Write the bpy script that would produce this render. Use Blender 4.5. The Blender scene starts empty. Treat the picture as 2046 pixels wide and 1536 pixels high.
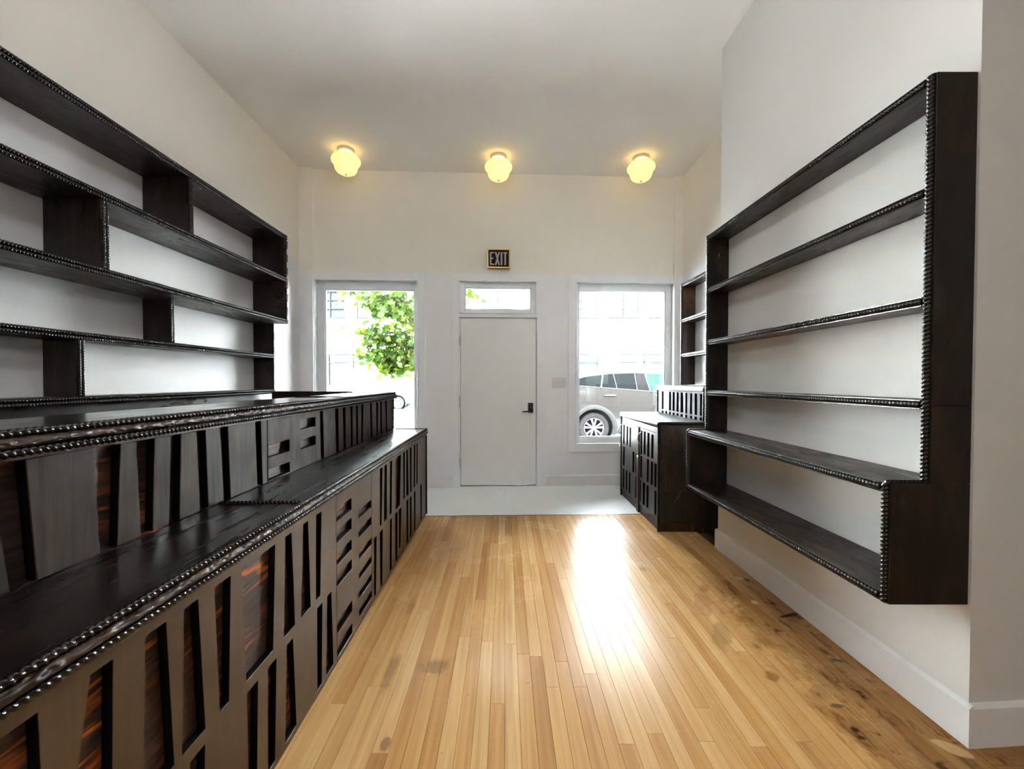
import bpy, math, random
from mathutils import Vector, Matrix
from mathutils.geometry import tessellate_polygon
random.seed(7)
PI = math.pi
sc = bpy.context.scene
C = sc.collection

# ------------------------------------------------------------ camera, sky, exposure
cam_d = bpy.data.cameras.new('camera')
cam = bpy.data.objects.new('camera', cam_d); C.objects.link(cam)
cam.location = (0, 0, 1.27)
cam.rotation_euler = (math.radians(89.0), 0, 0)
cam_d.sensor_width = 36.0
cam_d.lens = 828.0 / 2046 * 36
cam_d.shift_x = 13.0 / 2046
cam_d.shift_y = 7.5 / 2046
cam_d.clip_start = 0.02
cam_d.clip_end = 300
sc.camera = cam

world = bpy.data.worlds.new('sky'); sc.world = world
world.use_nodes = True
bg = world.node_tree.nodes['Background']
bg.inputs['Color'].default_value = (0.86, 0.94, 1.0, 1)
bg.inputs['Strength'].default_value = 28.0
sun_d = bpy.data.lights.new('sun', 'SUN'); sun_d.energy = 270.0; sun_d.angle = 0.03; sun_d.color = (0.96, 0.985, 1.0)
sun = bpy.data.objects.new('sun', sun_d); C.objects.link(sun)
sun.rotation_euler = Vector((0.12, 0.67, -0.74)).to_track_quat('-Z', 'Y').to_euler()

sc.view_settings.view_transform = 'Standard'
sc.view_settings.look = 'None'
sc.view_settings.gamma = 1.0
sc.view_settings.exposure = 0.86
sc.view_settings.use_curve_mapping = False
sc.cycles.max_bounces = 10
sc.cycles.diffuse_bounces = 6
sc.cycles.glossy_bounces = 4
sc.cycles.transparent_max_bounces = 12
sc.cycles.caustics_reflective = False
sc.cycles.caustics_refractive = False
sc.cycles.sample_clamp_indirect = 200.0

# front wall frame: u along the wall, n outward (away from the room)
SK = math.atan(0.0467)
WT = Vector((math.cos(SK), math.sin(SK), 0)); WN = Vector((-math.sin(SK), math.cos(SK), 0))
def fw(u, n, z): return Vector((0, 4.985, 0)) + WT * u + WN * n + Vector((0, 0, z))

CEIL = 3.74
FILL_LAMPS = []           # unseen fill lamps added farther back, built below
REAR_FILL_E, FILL_GLOBE_E = 3.0, 10.5

def portal(name, u0, u1, z0, z1):
    l = bpy.data.lights.new(name, 'AREA'); l.shape = 'RECTANGLE'
    l.size = u1 - u0; l.size_y = z1 - z0
    l.cycles.is_portal = True
    o = bpy.data.objects.new(name, l); C.objects.link(o)
    o.location = fw((u0 + u1) / 2, 0.22, (z0 + z1) / 2)
    o.rotation_euler = (-PI / 2, 0, SK)
portal('window_portal', -2.25, -1.04, 0.5, 2.47)
portal('window_portal', 0.85, 2.07, 0.5, 2.47)
portal('transom_portal', -0.56, 0.38, 2.07, 2.47)


# ------------------------------------------------------------ materials
def mat(name):
    m = bpy.data.materials.new(name); m.use_nodes = True
    nt = m.node_tree; b = nt.nodes['Principled BSDF']
    return m, nt, b
def N(nt, t, **kw):
    n = nt.nodes.new(t)
    for k, v in kw.items(): setattr(n, k, v)
    return n
def L(nt, a, b): nt.links.new(a, b)
def coords(nt, scale, src='Object', rot=(0, 0, 0)):
    tc = N(nt, 'ShaderNodeTexCoord'); mp = N(nt, 'ShaderNodeMapping')
    mp.inputs['Scale'].default_value = scale; mp.inputs['Rotation'].default_value = rot
    L(nt, tc.outputs[src], mp.inputs['Vector']); return mp.outputs['Vector']
def noise(nt, vec, scale=5, detail=4, rough=0.5, dist=0.0):
    n = N(nt, 'ShaderNodeTexNoise'); n.inputs['Scale'].default_value = scale
    n.inputs['Detail'].default_value = detail; n.inputs['Roughness'].default_value = rough
    n.inputs['Distortion'].default_value = dist
    L(nt, vec, n.inputs['Vector']); return n.outputs['Fac']
def ramp(nt, fac, stops):
    r = N(nt, 'ShaderNodeValToRGB'); e = r.color_ramp.elements
    while len(e) < len(stops): e.new(0.5)
    for i, (p, c) in enumerate(stops):
        e[i].position = p; e[i].color = (*c, 1) if len(c) == 3 else c
    L(nt, fac, r.inputs['Fac']); return r.outputs['Color']
def bump(nt, b, h, strength=0.2, dist=0.002):
    n = N(nt, 'ShaderNodeBump'); n.inputs['Strength'].default_value = strength
    n.inputs['Distance'].default_value = dist
    L(nt, h, n.inputs['Height']); L(nt, n.outputs['Normal'], b.inputs['Normal'])
def mix(nt, fac, a, b_, blend='MIX'):
    m = N(nt, 'ShaderNodeMix', data_type='RGBA', blend_type=blend)
    for s, v in ((m.inputs[0], fac), (m.inputs[6], a), (m.inputs[7], b_)):
        if isinstance(v, (int, float)): s.default_value = v
        elif isinstance(v, tuple): s.default_value = (*v, 1) if len(v) == 3 else v
        else: L(nt, v, s)
    return m.outputs[2]
def math_(nt, op, a, b_=None, clamp=False):
    m = N(nt, 'ShaderNodeMath', operation=op); m.use_clamp = clamp
    for s, v in ((m.inputs[0], a), (m.inputs[1], b_)):
        if v is None: continue
        if isinstance(v, (int, float)): s.default_value = v
        else: L(nt, v, s)
    return m.outputs[0]

def plain(name, col, rough=0.5, metal=0.0, spec=0.5, **kw):
    m, nt, b = mat(name)
    b.inputs['Base Color'].default_value = (*col, 1); b.inputs['Roughness'].default_value = rough
    b.inputs['Metallic'].default_value = metal; b.inputs['Specular IOR Level'].default_value = spec
    for k, v in kw.items(): b.inputs[k.replace('_', ' ')].default_value = v
    return m
def paint(name, col, col2=None, zsplit=None, rough=0.8):
    m, nt, b = mat(name)
    v = coords(nt, (1, 1, 1))
    n1 = noise(nt, v, 1.3, 3); n2 = noise(nt, v, 180, 2)
    c = col
    if col2:
        g = N(nt, 'ShaderNodeNewGeometry'); s = N(nt, 'ShaderNodeSeparateXYZ'); L(nt, g.outputs['Position'], s.inputs[0])
        zz = math_(nt, 'ADD', s.outputs['Z'], math_(nt, 'MULTIPLY', math_(nt, 'SUBTRACT', noise(nt, v, 9, 3), 0.5), 0.012))
        f = math_(nt, 'MULTIPLY', math_(nt, 'SUBTRACT', zz, zsplit), 300, True)
        c = mix(nt, f, col2, col)      # col above the line, col2 below
    dark = mix(nt, 1.0, c, (0.955, 0.955, 0.955), 'MULTIPLY')
    L(nt, mix(nt, n1, c, dark), b.inputs['Base Color'])
    b.inputs['Roughness'].default_value = rough; b.inputs['Specular IOR Level'].default_value = 0.25
    bump(nt, b, n2, 0.08, 0.001)
    return m
CREAM = (0.84, 0.80, 0.735); COOL = (0.82, 0.83, 0.855); WHITE = (0.80, 0.80, 0.81)
M = {}
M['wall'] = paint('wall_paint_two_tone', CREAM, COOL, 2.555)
M['wall_left'] = paint('wall_paint_left', (0.76, 0.72, 0.66), (0.72, 0.715, 0.715), 2.65)  # left wall darkened in colour, standing in for weaker light
M['wall_right'] = paint('wall_paint_pier', (0.67, 0.66, 0.635))  # pier walls toned down in colour to imitate light falling off
M['ceiling'] = paint('ceiling_paint', (0.90, 0.88, 0.86))
M['trim'] = paint('trim_paint', COOL, rough=0.4)
M['frame'] = paint('window_frame_paint', (0.84, 0.87, 0.90), rough=0.4)
M['door'] = paint('door_paint', (0.80, 0.805, 0.80), rough=0.4)
M['base'] = paint('baseboard_paint', (0.77, 0.77, 0.765), rough=0.35)
M['plate'] = plain('switch_plate_paint', (0.66, 0.64, 0.60), 0.4)

def dark_wood(name, axis, c0=(0.0045, 0.0036, 0.003), c1=(0.024, 0.014, 0.009), rough=(0.26, 0.50), spec=0.42, warm=0.75, wc=(0.085, 0.034, 0.011), bmp=0.22, knot=0.7):
    """stained wood, grain running along axis 0/1/2, with rubbed-through warm patches and an uneven sheen"""
    m, nt, b = mat(name)
    s = [30.0, 30.0, 30.0]; s[axis] = 1.8
    g = noise(nt, coords(nt, tuple(s)), 1.0, 6, 0.62, 0.9)
    s2 = [7.0, 7.0, 7.0]; s2[axis] = 2.2
    v2 = coords(nt, tuple(s2))
    w = noise(nt, v2, 1.0, 5, 0.6, 1.2)
    k = noise(nt, coords(nt, tuple(q * 0.8 + 0.3 for q in s2)), 1.0, 3, 0.5, 2.6)
    base = ramp(nt, g, [(0.30, c0), (0.72, c1)])
    f = math_(nt, 'MULTIPLY', ramp(nt, w, [(0.52, (0, 0, 0)), (0.74, (1, 1, 1))]), math_(nt, 'ADD', 0.35, g))
    L(nt, mix(nt, math_(nt, 'MULTIPLY', f, warm), base, wc), b.inputs['Base Color'])
    r = N(nt, 'ShaderNodeMapRange')
    L(nt, math_(nt, 'ADD', math_(nt, 'MULTIPLY', k, knot), math_(nt, 'MULTIPLY', g, 1 - knot)), r.inputs['Value'])
    r.inputs['From Min'].default_value = 0.36; r.inputs['From Max'].default_value = 0.64
    r.inputs['To Min'].default_value = rough[0]; r.inputs['To Max'].default_value = rough[1]
    L(nt, r.outputs['Result'], b.inputs['Roughness'])
    b.inputs['Specular IOR Level'].default_value = spec
    bump(nt, b, g, bmp, 0.0015)
    return m
for i, a in enumerate('xyz'):
    M['dark_' + a] = dark_wood('dark_stained_wood_' + a, i)
M['top'] = dark_wood('countertop_wood', 1, (0.004, 0.003, 0.003), (0.011, 0.007, 0.006), (0.26, 0.31), 0.30, 0.1, bmp=0.03, knot=0.15)
M['bartop'] = dark_wood('bar_top_wood', 1, (0.006, 0.005, 0.004), (0.022, 0.015, 0.012), (0.15, 0.24), 0.9, 0.2, bmp=0.05)
M['slat'] = dark_wood('slat_wood', 2, (0.010, 0.007, 0.005), (0.048, 0.028, 0.017), (0.34, 0.60), 0.17, 0.45, (0.11, 0.058, 0.03))
M['lattice'] = dark_wood('lattice_wood', 2, (0.052, 0.028, 0.013), (0.072, 0.041, 0.020), (0.33, 0.38), 0.36, 0.15, (0.10, 0.055, 0.022))
M['grey_slat'] = dark_wood('cabinet_face_wood', 2, (0.014, 0.013, 0.013), (0.030, 0.028, 0.028), (0.30, 0.38), 0.26, 0.03)
M['riser'] = dark_wood('riser_wood', 2, (0.020, 0.022, 0.026), (0.040, 0.042, 0.048), (0.5, 0.6), 0.06, 0.0)
M['relief'] = dark_wood('carved_relief_wood', 2, (0.010, 0.008, 0.006), (0.040, 0.026, 0.017), (0.32, 0.45), 0.5, 0.9, (0.10, 0.045, 0.016))
M['cabside'] = dark_wood('cabinet_end_wood', 2, (0.012, 0.010, 0.009), (0.036, 0.027, 0.021), (0.32, 0.45), 0.45, 0.5, (0.08, 0.04, 0.016))
M['side'] = dark_wood('cabinet_side_wood', 2, (0.0045, 0.004, 0.0032), (0.016, 0.011, 0.007), (0.35, 0.55), 0.3, 0.7, (0.060, 0.026, 0.009))
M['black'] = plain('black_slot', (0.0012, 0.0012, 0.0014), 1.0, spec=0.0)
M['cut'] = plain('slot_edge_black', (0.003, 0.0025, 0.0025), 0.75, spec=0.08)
M['post'] = dark_wood('post_wood', 2, (0.010, 0.005, 0.003), (0.045, 0.019, 0.010), (0.35, 0.5), 0.35, 0.8, (0.15, 0.06, 0.018))

def backing(name, lo_):
    m, nt, b = mat(name)
    v = coords(nt, (1, 3.6, 30.0))
    g = noise(nt, v, 1.0, 4, 0.55, 1.4)
    big = noise(nt, coords(nt, (1, 4.5, 3.5)), 1.0, 3, 0.5, 0.6)
    f = math_(nt, 'MULTIPLY', ramp(nt, g, [(0.50, (0, 0, 0)), (0.64, (1, 1, 1))]), ramp(nt, big, [(lo_, (0, 0, 0)), (lo_ + 0.2, (1, 1, 1))]))
    base = ramp(nt, noise(nt, coords(nt, (1, 4, 60)), 1, 5, 0.6, 0.5), [(0.3, (0.022, 0.014, 0.013)), (0.7, (0.075, 0.046, 0.040))])
    L(nt, mix(nt, f, base, (0.62, 0.15, 0.026)), b.inputs['Base Color'])
    b.inputs['Roughness'].default_value = 0.42; b.inputs['Specular IOR Level'].default_value = 0.35
    bump(nt, b, g, 0.4, 0.003)
    return m
M['backing'] = backing('scorched_backing_board', 0.36)
M['backing_up'] = backing('scorched_backing_board_dull', 0.50)

M['rope'] = plain('rope_moulding_stain', (0.0075, 0.006, 0.0042), 0.25, spec=0.34)
def hammered():
    m, nt, b = mat('hammered_moulding')
    v = coords(nt, (110, 55, 110))
    n = N(nt, 'ShaderNodeTexVoronoi'); n.inputs['Scale'].default_value = 1.0; n.feature = 'SMOOTH_F1'
    L(nt, v, n.inputs['Vector'])
    c = ramp(nt, noise(nt, coords(nt, (9, 9, 9)), 1, 5, 0.6), [(0.3, (0.010, 0.006, 0.004)), (0.7, (0.055, 0.029, 0.016))])
    L(nt, c, b.inputs['Base Color']); b.inputs['Roughness'].default_value = 0.4
    b.inputs['Specular IOR Level'].default_value = 0.22
    bump(nt, b, n.outputs['Distance'], 0.9, 0.008)
    return m
M['hammer'] = hammered()

def floor_wood(name, random_tone=True, along='y'):
    m, nt, b = mat(name)
    g = N(nt, 'ShaderNodeNewGeometry'); s = N(nt, 'ShaderNodeSeparateXYZ'); L(nt, g.outputs['Position'], s.inputs[0])
    oi = N(nt, 'ShaderNodeObjectInfo')
    rnd = oi.outputs['Random']
    off = N(nt, 'ShaderNodeCombineXYZ'); L(nt, math_(nt, 'MULTIPLY', rnd, 37.0), off.inputs[0]); L(nt, math_(nt, 'MULTIPLY', rnd, 91.0), off.inputs[1])
    add = N(nt, 'ShaderNodeVectorMath', operation='ADD'); L(nt, g.outputs['Position'], add.inputs[0]); L(nt, off.outputs[0], add.inputs[1])
    mp = N(nt, 'ShaderNodeMapping'); mp.inputs['Scale'].default_value = (60, 1.6, 1) if along == 'y' else (1.6, 60, 1)
    L(nt, add.outputs[0], mp.inputs['Vector'])
    grain = noise(nt, mp.outputs[0], 1.0, 5, 0.6, 0.25)
    mp2 = N(nt, 'ShaderNodeMapping'); mp2.inputs['Scale'].default_value = (20, 1.0, 1) if along == 'y' else (1, 20, 1)
    L(nt, add.outputs[0], mp2.inputs['Vector'])
    band = noise(nt, mp2.outputs[0], 1.0, 2, 0.5, 0.5)
    tone = ramp(nt, rnd, [(0.0, (0.56, 0.31, 0.115)), (0.22, (0.63, 0.38, 0.155)), (0.5, (0.69, 0.445, 0.20)), (0.74, (0.71, 0.465, 0.215)), (0.86, (0.60, 0.345, 0.135)), (0.93, (0.50, 0.27, 0.11)), (1.0, (0.55, 0.31, 0.13))])
    if not random_tone: tone = (0.56, 0.33, 0.15)
    c = mix(nt, ramp(nt, grain, [(0.35, (0.50, 0.50, 0.50)), (0.62, (0, 0, 0))]), tone, (0.70, 0.62, 0.55), 'MULTIPLY')
    c = mix(nt, ramp(nt, band, [(0.46, (0, 0, 0)), (0.70, (0.55, 0.55, 0.55))]), c, (0.72, 0.58, 0.50), 'MULTIPLY')
    # wear: greyish mottling and nail heads
    wear = noise(nt, g.outputs['Position'], 3.2, 6, 0.65, 0.4)
    c = mix(nt, ramp(nt, wear, [(0.56, (0, 0, 0)), (0.72, (0.45, 0.45, 0.45))]), c, (0.62, 0.54, 0.50), 'MULTIPLY')
    vo = N(nt, 'ShaderNodeTexVoronoi'); vo.inputs['Scale'].default_value = 9.0; L(nt, g.outputs['Position'], vo.inputs['Vector'])
    c = mix(nt, ramp(nt, vo.outputs['Distance'], [(0.022, (0.85, 0.85, 0.85)), (0.034, (0, 0, 0))]), c, (0.12, 0.07, 0.04), 'MIX')
    mpb = N(nt, 'ShaderNodeMapping'); mpb.inputs['Scale'].default_value = (17, 5, 1); L(nt, g.outputs['Position'], mpb.inputs['Vector'])
    streak = noise(nt, mpb.outputs[0], 1.0, 5, 0.65, 0.8)
    # water-stained strip along the right wall
    wn = noise(nt, g.outputs['Position'], 4.5, 6, 0.7, 1.2)
    sx = math_(nt, 'ADD', s.outputs['X'], math_(nt, 'MULTIPLY', math_(nt, 'SUBTRACT', wn, 0.5), 0.75))
    fx = math_(nt, 'MULTIPLY', math_(nt, 'SUBTRACT', sx, 1.20), 7.0, True)
    fy = math_(nt, 'MULTIPLY', math_(nt, 'SUBTRACT', 2.95, s.outputs['Y']), 2.0, True)
    fs = math_(nt, 'MULTIPLY', math_(nt, 'MULTIPLY', fx, fy), 0.80)
    c = mix(nt, fs, c, (0.50, 0.40, 0.30), 'MULTIPLY')
    c = mix(nt, math_(nt, 'MULTIPLY', ramp(nt, streak, [(0.52, (0, 0, 0)), (0.66, (0.9, 0.9, 0.9))]), math_(nt, 'MULTIPLY', fx, fy)), c, (0.30, 0.24, 0.22), 'MULTIPLY')
    sn = noise(nt, g.outputs['Position'], 13, 3, 0.6, 0.4)
    blot = math_(nt, 'MULTIPLY', ramp(nt, sn, [(0.62, (0, 0, 0)), (0.70, (0.8, 0.8, 0.8))]), math_(nt, 'MULTIPLY', fx, fy))
    c = mix(nt, blot, c, (0.13, 0.10, 0.085), 'MULTIPLY')
    def spot(cx, cy, rx, ry, col, amt, ang=0.0, soft=0.4, nz=1.5):
        nonlocal c
        ca, sa = math.cos(ang), math.sin(ang)
        dx = math_(nt, 'SUBTRACT', s.outputs['X'], cx); dy = math_(nt, 'SUBTRACT', s.outputs['Y'], cy)
        a = math_(nt, 'DIVIDE', math_(nt, 'ADD', math_(nt, 'MULTIPLY', dx, ca), math_(nt, 'MULTIPLY', dy, sa)), rx)
        d = math_(nt, 'DIVIDE', math_(nt, 'SUBTRACT', math_(nt, 'MULTIPLY', dy, ca), math_(nt, 'MULTIPLY', dx, sa)), ry)
        r2 = math_(nt, 'SQRT', math_(nt, 'ADD', math_(nt, 'MULTIPLY', a, a), math_(nt, 'MULTIPLY', d, d)))
        r2 = math_(nt, 'ADD', r2, math_(nt, 'MULTIPLY', math_(nt, 'SUBTRACT', sn, 0.5), nz))
        f = math_(nt, 'MULTIPLY', math_(nt, 'MULTIPLY', math_(nt, 'SUBTRACT', 1.0, r2), 1 / soft, True), amt)
        c = mix(nt, f, c, col)
    spot(1.148, 1.755, 0.045, 0.035, (0.20, 0.085, 0.025), 0.75, 0.5)
    spot(1.535, 2.225, 0.075, 0.016, (0.02, 0.012, 0.008), 0.95, 0.3, 0.4, 1.4)
    spot(1.545, 1.412, 0.050, 0.030, (0.66, 0.45, 0.22), 0.8, -0.7, 0.2, 0.8)
    spot(1.43, 2.36, 0.022, 0.02, (0.62, 0.42, 0.2), 0.9)
    spot(1.50, 2.65, 0.035, 0.03, (0.62, 0.42, 0.2), 0.8)
    spot(1.545, 2.62, 0.02, 0.03, (0.08, 0.045, 0.03), 0.8)
    spot(1.275, 1.49, 0.018, 0.014, (0.05, 0.025, 0.015), 0.95)
    spot(1.27, 1.455, 0.014, 0.010, (0.05, 0.025, 0.015), 0.9)
    spot(1.30, 1.60, 0.03, 0.012, (0.06, 0.04, 0.03), 0.7)
    spot(1.08, 2.05, 0.15, 0.05, (0.33, 0.18, 0.075), 0.55, 1.1, 0.3, 1.3)
    spot(1.12, 2.33, 0.16, 0.05, (0.35, 0.19, 0.08), 0.5, 1.3, 0.3, 1.3)
    spot(-0.315, 1.83, 0.07, 0.06, (0.22, 0.11, 0.055), 0.65, 0.4, 0.6, 2.2)
    spot(-0.42, 1.43, 0.018, 0.03, (0.22, 0.11, 0.06), 0.7)
    spot(-0.50, 1.80, 0.03, 0.15, (0.25, 0.12, 0.055), 0.6, 0.0, 0.6, 1.5)
    spot(-0.53, 2.30, 0.03, 0.12, (0.25, 0.12, 0.055), 0.55, 0.0, 0.6, 1.5)
    spot(0.93, 2.78, 0.03, 0.035, (0.30, 0.18, 0.07), 0.75)
    spot(0.637, 2.55, 0.008, 0.02, (0.03, 0.02, 0.015), 0.95)
    c = mix(nt, 1.0, c, (0.93, 0.90, 0.86), 'MULTIPLY')
    L(nt, c, b.inputs['Base Color'])
    rr = N(nt, 'ShaderNodeMapRange'); L(nt, wear, rr.inputs['Value'])
    rr.inputs['From Min'].default_value = 0.3; rr.inputs['From Max'].default_value = 0.75
    rr.inputs['To Min'].default_value = 0.20; rr.inputs['To Max'].default_value = 0.32
    L(nt, rr.outputs['Result'], b.inputs['Roughness'])
    b.inputs['Specular IOR Level'].default_value = 0.09
    bump(nt, b, grain, 0.10, 0.0008)
    return m
M['plank'] = floor_wood('fir_strip_floor')
M['plank_x'] = floor_wood('fir_cross_board', True, 'x')
M['subfloor'] = plain('floor_joint_dark', (0.07, 0.04, 0.02), 0.8)
M['tile'] = plain('white_hex_tile', (0.90, 0.92, 0.92), 0.25)
M['grout'] = plain('tile_grout', (0.60, 0.61, 0.61), 0.8)
M['brass_edge'] = plain('floor_edge_strip', (0.10, 0.075, 0.06), 0.4)

def glass_pane(name, tint=(1, 1, 1)):
    m = bpy.data.materials.new(name); m.use_nodes = True; nt = m.node_tree; nt.nodes.clear()
    o = N(nt, 'ShaderNodeOutputMaterial'); t = N(nt, 'ShaderNodeBsdfTransparent'); g = N(nt, 'ShaderNodeBsdfGlossy')
    t.inputs['Color'].default_value = (*tint, 1); g.inputs['Roughness'].default_value = 0.0
    f = N(nt, 'ShaderNodeFresnel'); f.inputs['IOR'].default_value = 1.45
    mx = N(nt, 'ShaderNodeMixShader'); L(nt, f.outputs[0], mx.inputs[0]); L(nt, t.outputs[0], mx.inputs[1]); L(nt, g.outputs[0], mx.inputs[2])
    L(nt, mx.outputs[0], o.inputs['Surface']); return m
M['glass'] = glass_pane('window_glass', (0.97, 0.985, 0.98))

def emit(name, col, strength):
    m, nt, b = mat(name)
    b.inputs['Base Color'].default_value = (0.85, 0.8, 0.65, 1); b.inputs['Roughness'].default_value = 0.25
    b.inputs['Emission Color'].default_value = (*col, 1); b.inputs['Emission Strength'].default_value = strength
    return m
M['shade'] = emit('opal_glass_lit', (1.0, 0.83, 0.24), 0.46)
M['shade_hot'] = emit('opal_glass_neck', (1.0, 0.60, 0.20), 6.5)
M['shade_rear'] = emit('opal_glass_rear', (1.0, 0.90, 0.78), REAR_FILL_E)  # glow of the added rear fill lamps
M['globe'] = emit('opal_globe', (0.94, 0.98, 1.0), FILL_GLOBE_E)  # glow of the added fill globes
M['globe_dim'] = emit('opal_globe_dim', (0.94, 0.98, 1.0), FILL_GLOBE_E * 0.62)
M['canopy'] = plain('lamp_canopy', (0.62, 0.58, 0.48), 0.4)
M['brass'] = plain('sign_brass', (0.55, 0.36, 0.11), 0.35, 0.9)
M['sign_face'] = plain('sign_face', (0.016, 0.008, 0.009), 0.6, spec=0.15)
M['sign_letter'] = plain('sign_letter', (0.42, 0.40, 0.38), 0.5)
M['lock'] = plain('black_lock_metal', (0.012, 0.012, 0.013), 0.35, 0.4)
M['hinge'] = plain('painted_hinge', (0.60, 0.60, 0.585), 0.35)
M['chrome'] = plain('chrome', (0.75, 0.75, 0.76), 0.15, 1.0)

# ------------------------------------------------------------ mesh helpers
def tag(o, label=None, cat=None, group=None, kind=None):
    if label: o['label'] = label
    if cat: o['category'] = cat
    if group: o['group'] = group
    if kind: o['kind'] = kind
    return o
def put(o, parent):
    C.objects.link(o)
    if parent is not None:
        o.parent = parent
        o.matrix_parent_inverse = wm(parent).inverted()
    return o
def wm(o):
    m = Matrix.Translation(o.location) @ o.rotation_euler.to_matrix().to_4x4()
    if o.parent is not None: m = wm(o.parent) @ o.matrix_parent_inverse @ m
    return m
def mesh(name, vs, fs, m, parent=None, smooth=False):
    me = bpy.data.meshes.new(name); me.from_pydata([tuple(v) for v in vs], [], fs); me.update()
    if smooth: me.polygons.foreach_set('use_smooth', [True] * len(me.polygons))
    me.materials.append(m)
    return put(bpy.data.objects.new(name, me), parent)
def empty(name, loc, label, cat, group=None):
    o = bpy.data.objects.new(name, None); C.objects.link(o); o.location = loc; o.empty_display_size = 0.1
    return tag(o, label, cat, group)
BOXF = [(0, 3, 2, 1), (4, 5, 6, 7), (0, 1, 5, 4), (1, 2, 6, 5), (2, 3, 7, 6), (3, 0, 4, 7)]
def box_v(x0, x1, y0, y1, z0, z1):
    return [(x0, y0, z0), (x1, y0, z0), (x1, y1, z0), (x0, y1, z0), (x0, y0, z1), (x1, y0, z1), (x1, y1, z1), (x0, y1, z1)]
def bev(o, w, seg=2):
    b = o.modifiers.new('bevel', 'BEVEL'); b.width = w; b.segments = seg; b.limit_method = 'ANGLE'
    return o
def box(name, x0, x1, y0, y1, z0, z1, m, parent=None, bevel=0.0):
    o = mesh(name, box_v(x0, x1, y0, y1, z0, z1), BOXF, m, parent)
    return bev(o, bevel) if bevel else o
def boxes(name, lst, m, parent=None, bevel=0.0):
    vs, fs = [], []
    for b_ in lst:
        k = len(vs); vs += box_v(*b_); fs += [tuple(i + k for i in f) for f in BOXF]
    o = mesh(name, vs, fs, m, parent)
    return bev(o, bevel) if bevel else o
def wbox(name, u0, u1, n0, n1, z0, z1, m, parent=None, bevel=0.0):
    o = mesh(name, [fw(*p) for p in box_v(u0, u1, n0, n1, z0, z1)], BOXF, m, parent)
    return bev(o, bevel) if bevel else o
def wboxes(name, lst, m, parent=None, bevel=0.0):
    vs, fs = [], []
    for b_ in lst:
        k = len(vs); vs += [fw(*p) for p in box_v(*b_)]; fs += [tuple(i + k for i in f) for f in BOXF]
    o = mesh(name, vs, fs, m, parent)
    return bev(o, bevel) if bevel else o
def holed(name, outer, holes, place, t, m, parent=None, bevel=0.0, cut=None):
    """flat panel of outline outer with holes; place(a, b, d) -> world; d from 0 (front) to t (back)"""
    loops = [outer] + holes
    tri = tessellate_polygon([[Vector((p[0], p[1], 0)) for p in lp] for lp in loops])
    flat = [p for lp in loops for p in lp]; n = len(flat)
    vs = [place(a, b_, 0) for a, b_ in flat] + [place(a, b_, t) for a, b_ in flat]
    fs = [tuple(f) for f in tri] + [tuple(i + n for i in reversed(f)) for f in tri]
    k = 0
    for lp in loops:
        for i in range(len(lp)):
            j = (i + 1) % len(lp); fs.append((k + i, k + j, k + j + n, k + i + n))
        k += len(lp)
    nf = 2 * len(tri) + len(outer)
    o = mesh(name, vs, fs, m, parent)
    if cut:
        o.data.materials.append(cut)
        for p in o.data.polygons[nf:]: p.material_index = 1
    import bmesh
    bm = bmesh.new(); bm.from_mesh(o.data); bmesh.ops.recalc_face_normals(bm, faces=bm.faces)
    bmesh.ops.dissolve_limit(bm, angle_limit=0.02, verts=bm.verts, edges=bm.edges) if bevel else None
    bm.to_mesh(o.data); bm.free()
    return bev(o, bevel, 1) if bevel else o
def frame_of(d):
    d = d.normalized(); a = Vector((0, 0, 1)) if abs(d.z) < 0.9 else Vector((1, 0, 0))
    s = d.cross(a).normalized(); return d, s, d.cross(s)
def rope(name, p0, p1, r, parent, pitch=0.030, lobes=2, ar=10, per=5, depth=0.35):
    """carved rope moulding: a twisted bar between two points"""
    p0, p1 = Vector(p0), Vector(p1); ln = (p1 - p0).length; d, s, t = frame_of(p1 - p0)
    n = max(2, int(ln / (pitch / lobes) * per))
    vs, fs = [], []
    for i in range(n + 1):
        x = ln * i / n; ph = 2 * PI * x / pitch
        for k in range(ar):
            th = 2 * PI * k / ar
            rr = r * (1 - depth * abs(math.sin(0.5 * lobes * (th - ph))) ** 1.8)
            vs.append(p0 + d * x + (s * math.cos(th) + t * math.sin(th)) * rr)
        if i:
            a = (i - 1) * ar; b_ = i * ar
            for k in range(ar):
                q = (k + 1) % ar; fs.append((a + k, a + q, b_ + q, b_ + k))
    fs.append(tuple(reversed(range(ar)))); fs.append(tuple(range(n * ar, n * ar + ar)))
    return mesh(name, vs, fs, M['rope'], parent, True)
def tube(name, pts, r, m, parent=None, ar=8, closed=False):
    pts = [Vector(p) for p in pts]; vs, fs = [], []; n = len(pts)
    for i, p in enumerate(pts):
        a = pts[i - 1] if (i or closed) else p; b_ = pts[(i + 1) % n] if (i < n - 1 or closed) else p
        d, s, t = frame_of(b_ - a); rr = r[i] if isinstance(r, (list, tuple)) else r
        vs += [p + (s * math.cos(2 * PI * k / ar) + t * math.sin(2 * PI * k / ar)) * rr for k in range(ar)]
    for i in range(n if closed else n - 1):
        a = i * ar; b_ = ((i + 1) % n) * ar
        for k in range(ar):
            q = (k + 1) % ar; fs.append((a + k, a + q, b_ + q, b_ + k))
    if not closed: fs.append(tuple(reversed(range(ar)))); fs.append(tuple(range((n - 1) * ar, n * ar)))
    return mesh(name, vs, fs, m, parent, True)
def lathe(name, prof, c, m, parent=None, seg=40):
    vs, fs = [], []; n = len(prof)
    for r, z in prof:
        for k in range(seg):
            a = 2 * PI * k / seg; vs.append((c[0] + r * math.cos(a), c[1] + r * math.sin(a), c[2] + z))
    for i in range(n - 1):
        for k in range(seg):
            q = (k + 1) % seg; fs.append((i * seg + k, i * seg + q, (i + 1) * seg + q, (i + 1) * seg + k))
    return mesh(name, vs, fs, m, parent, True)
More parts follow.
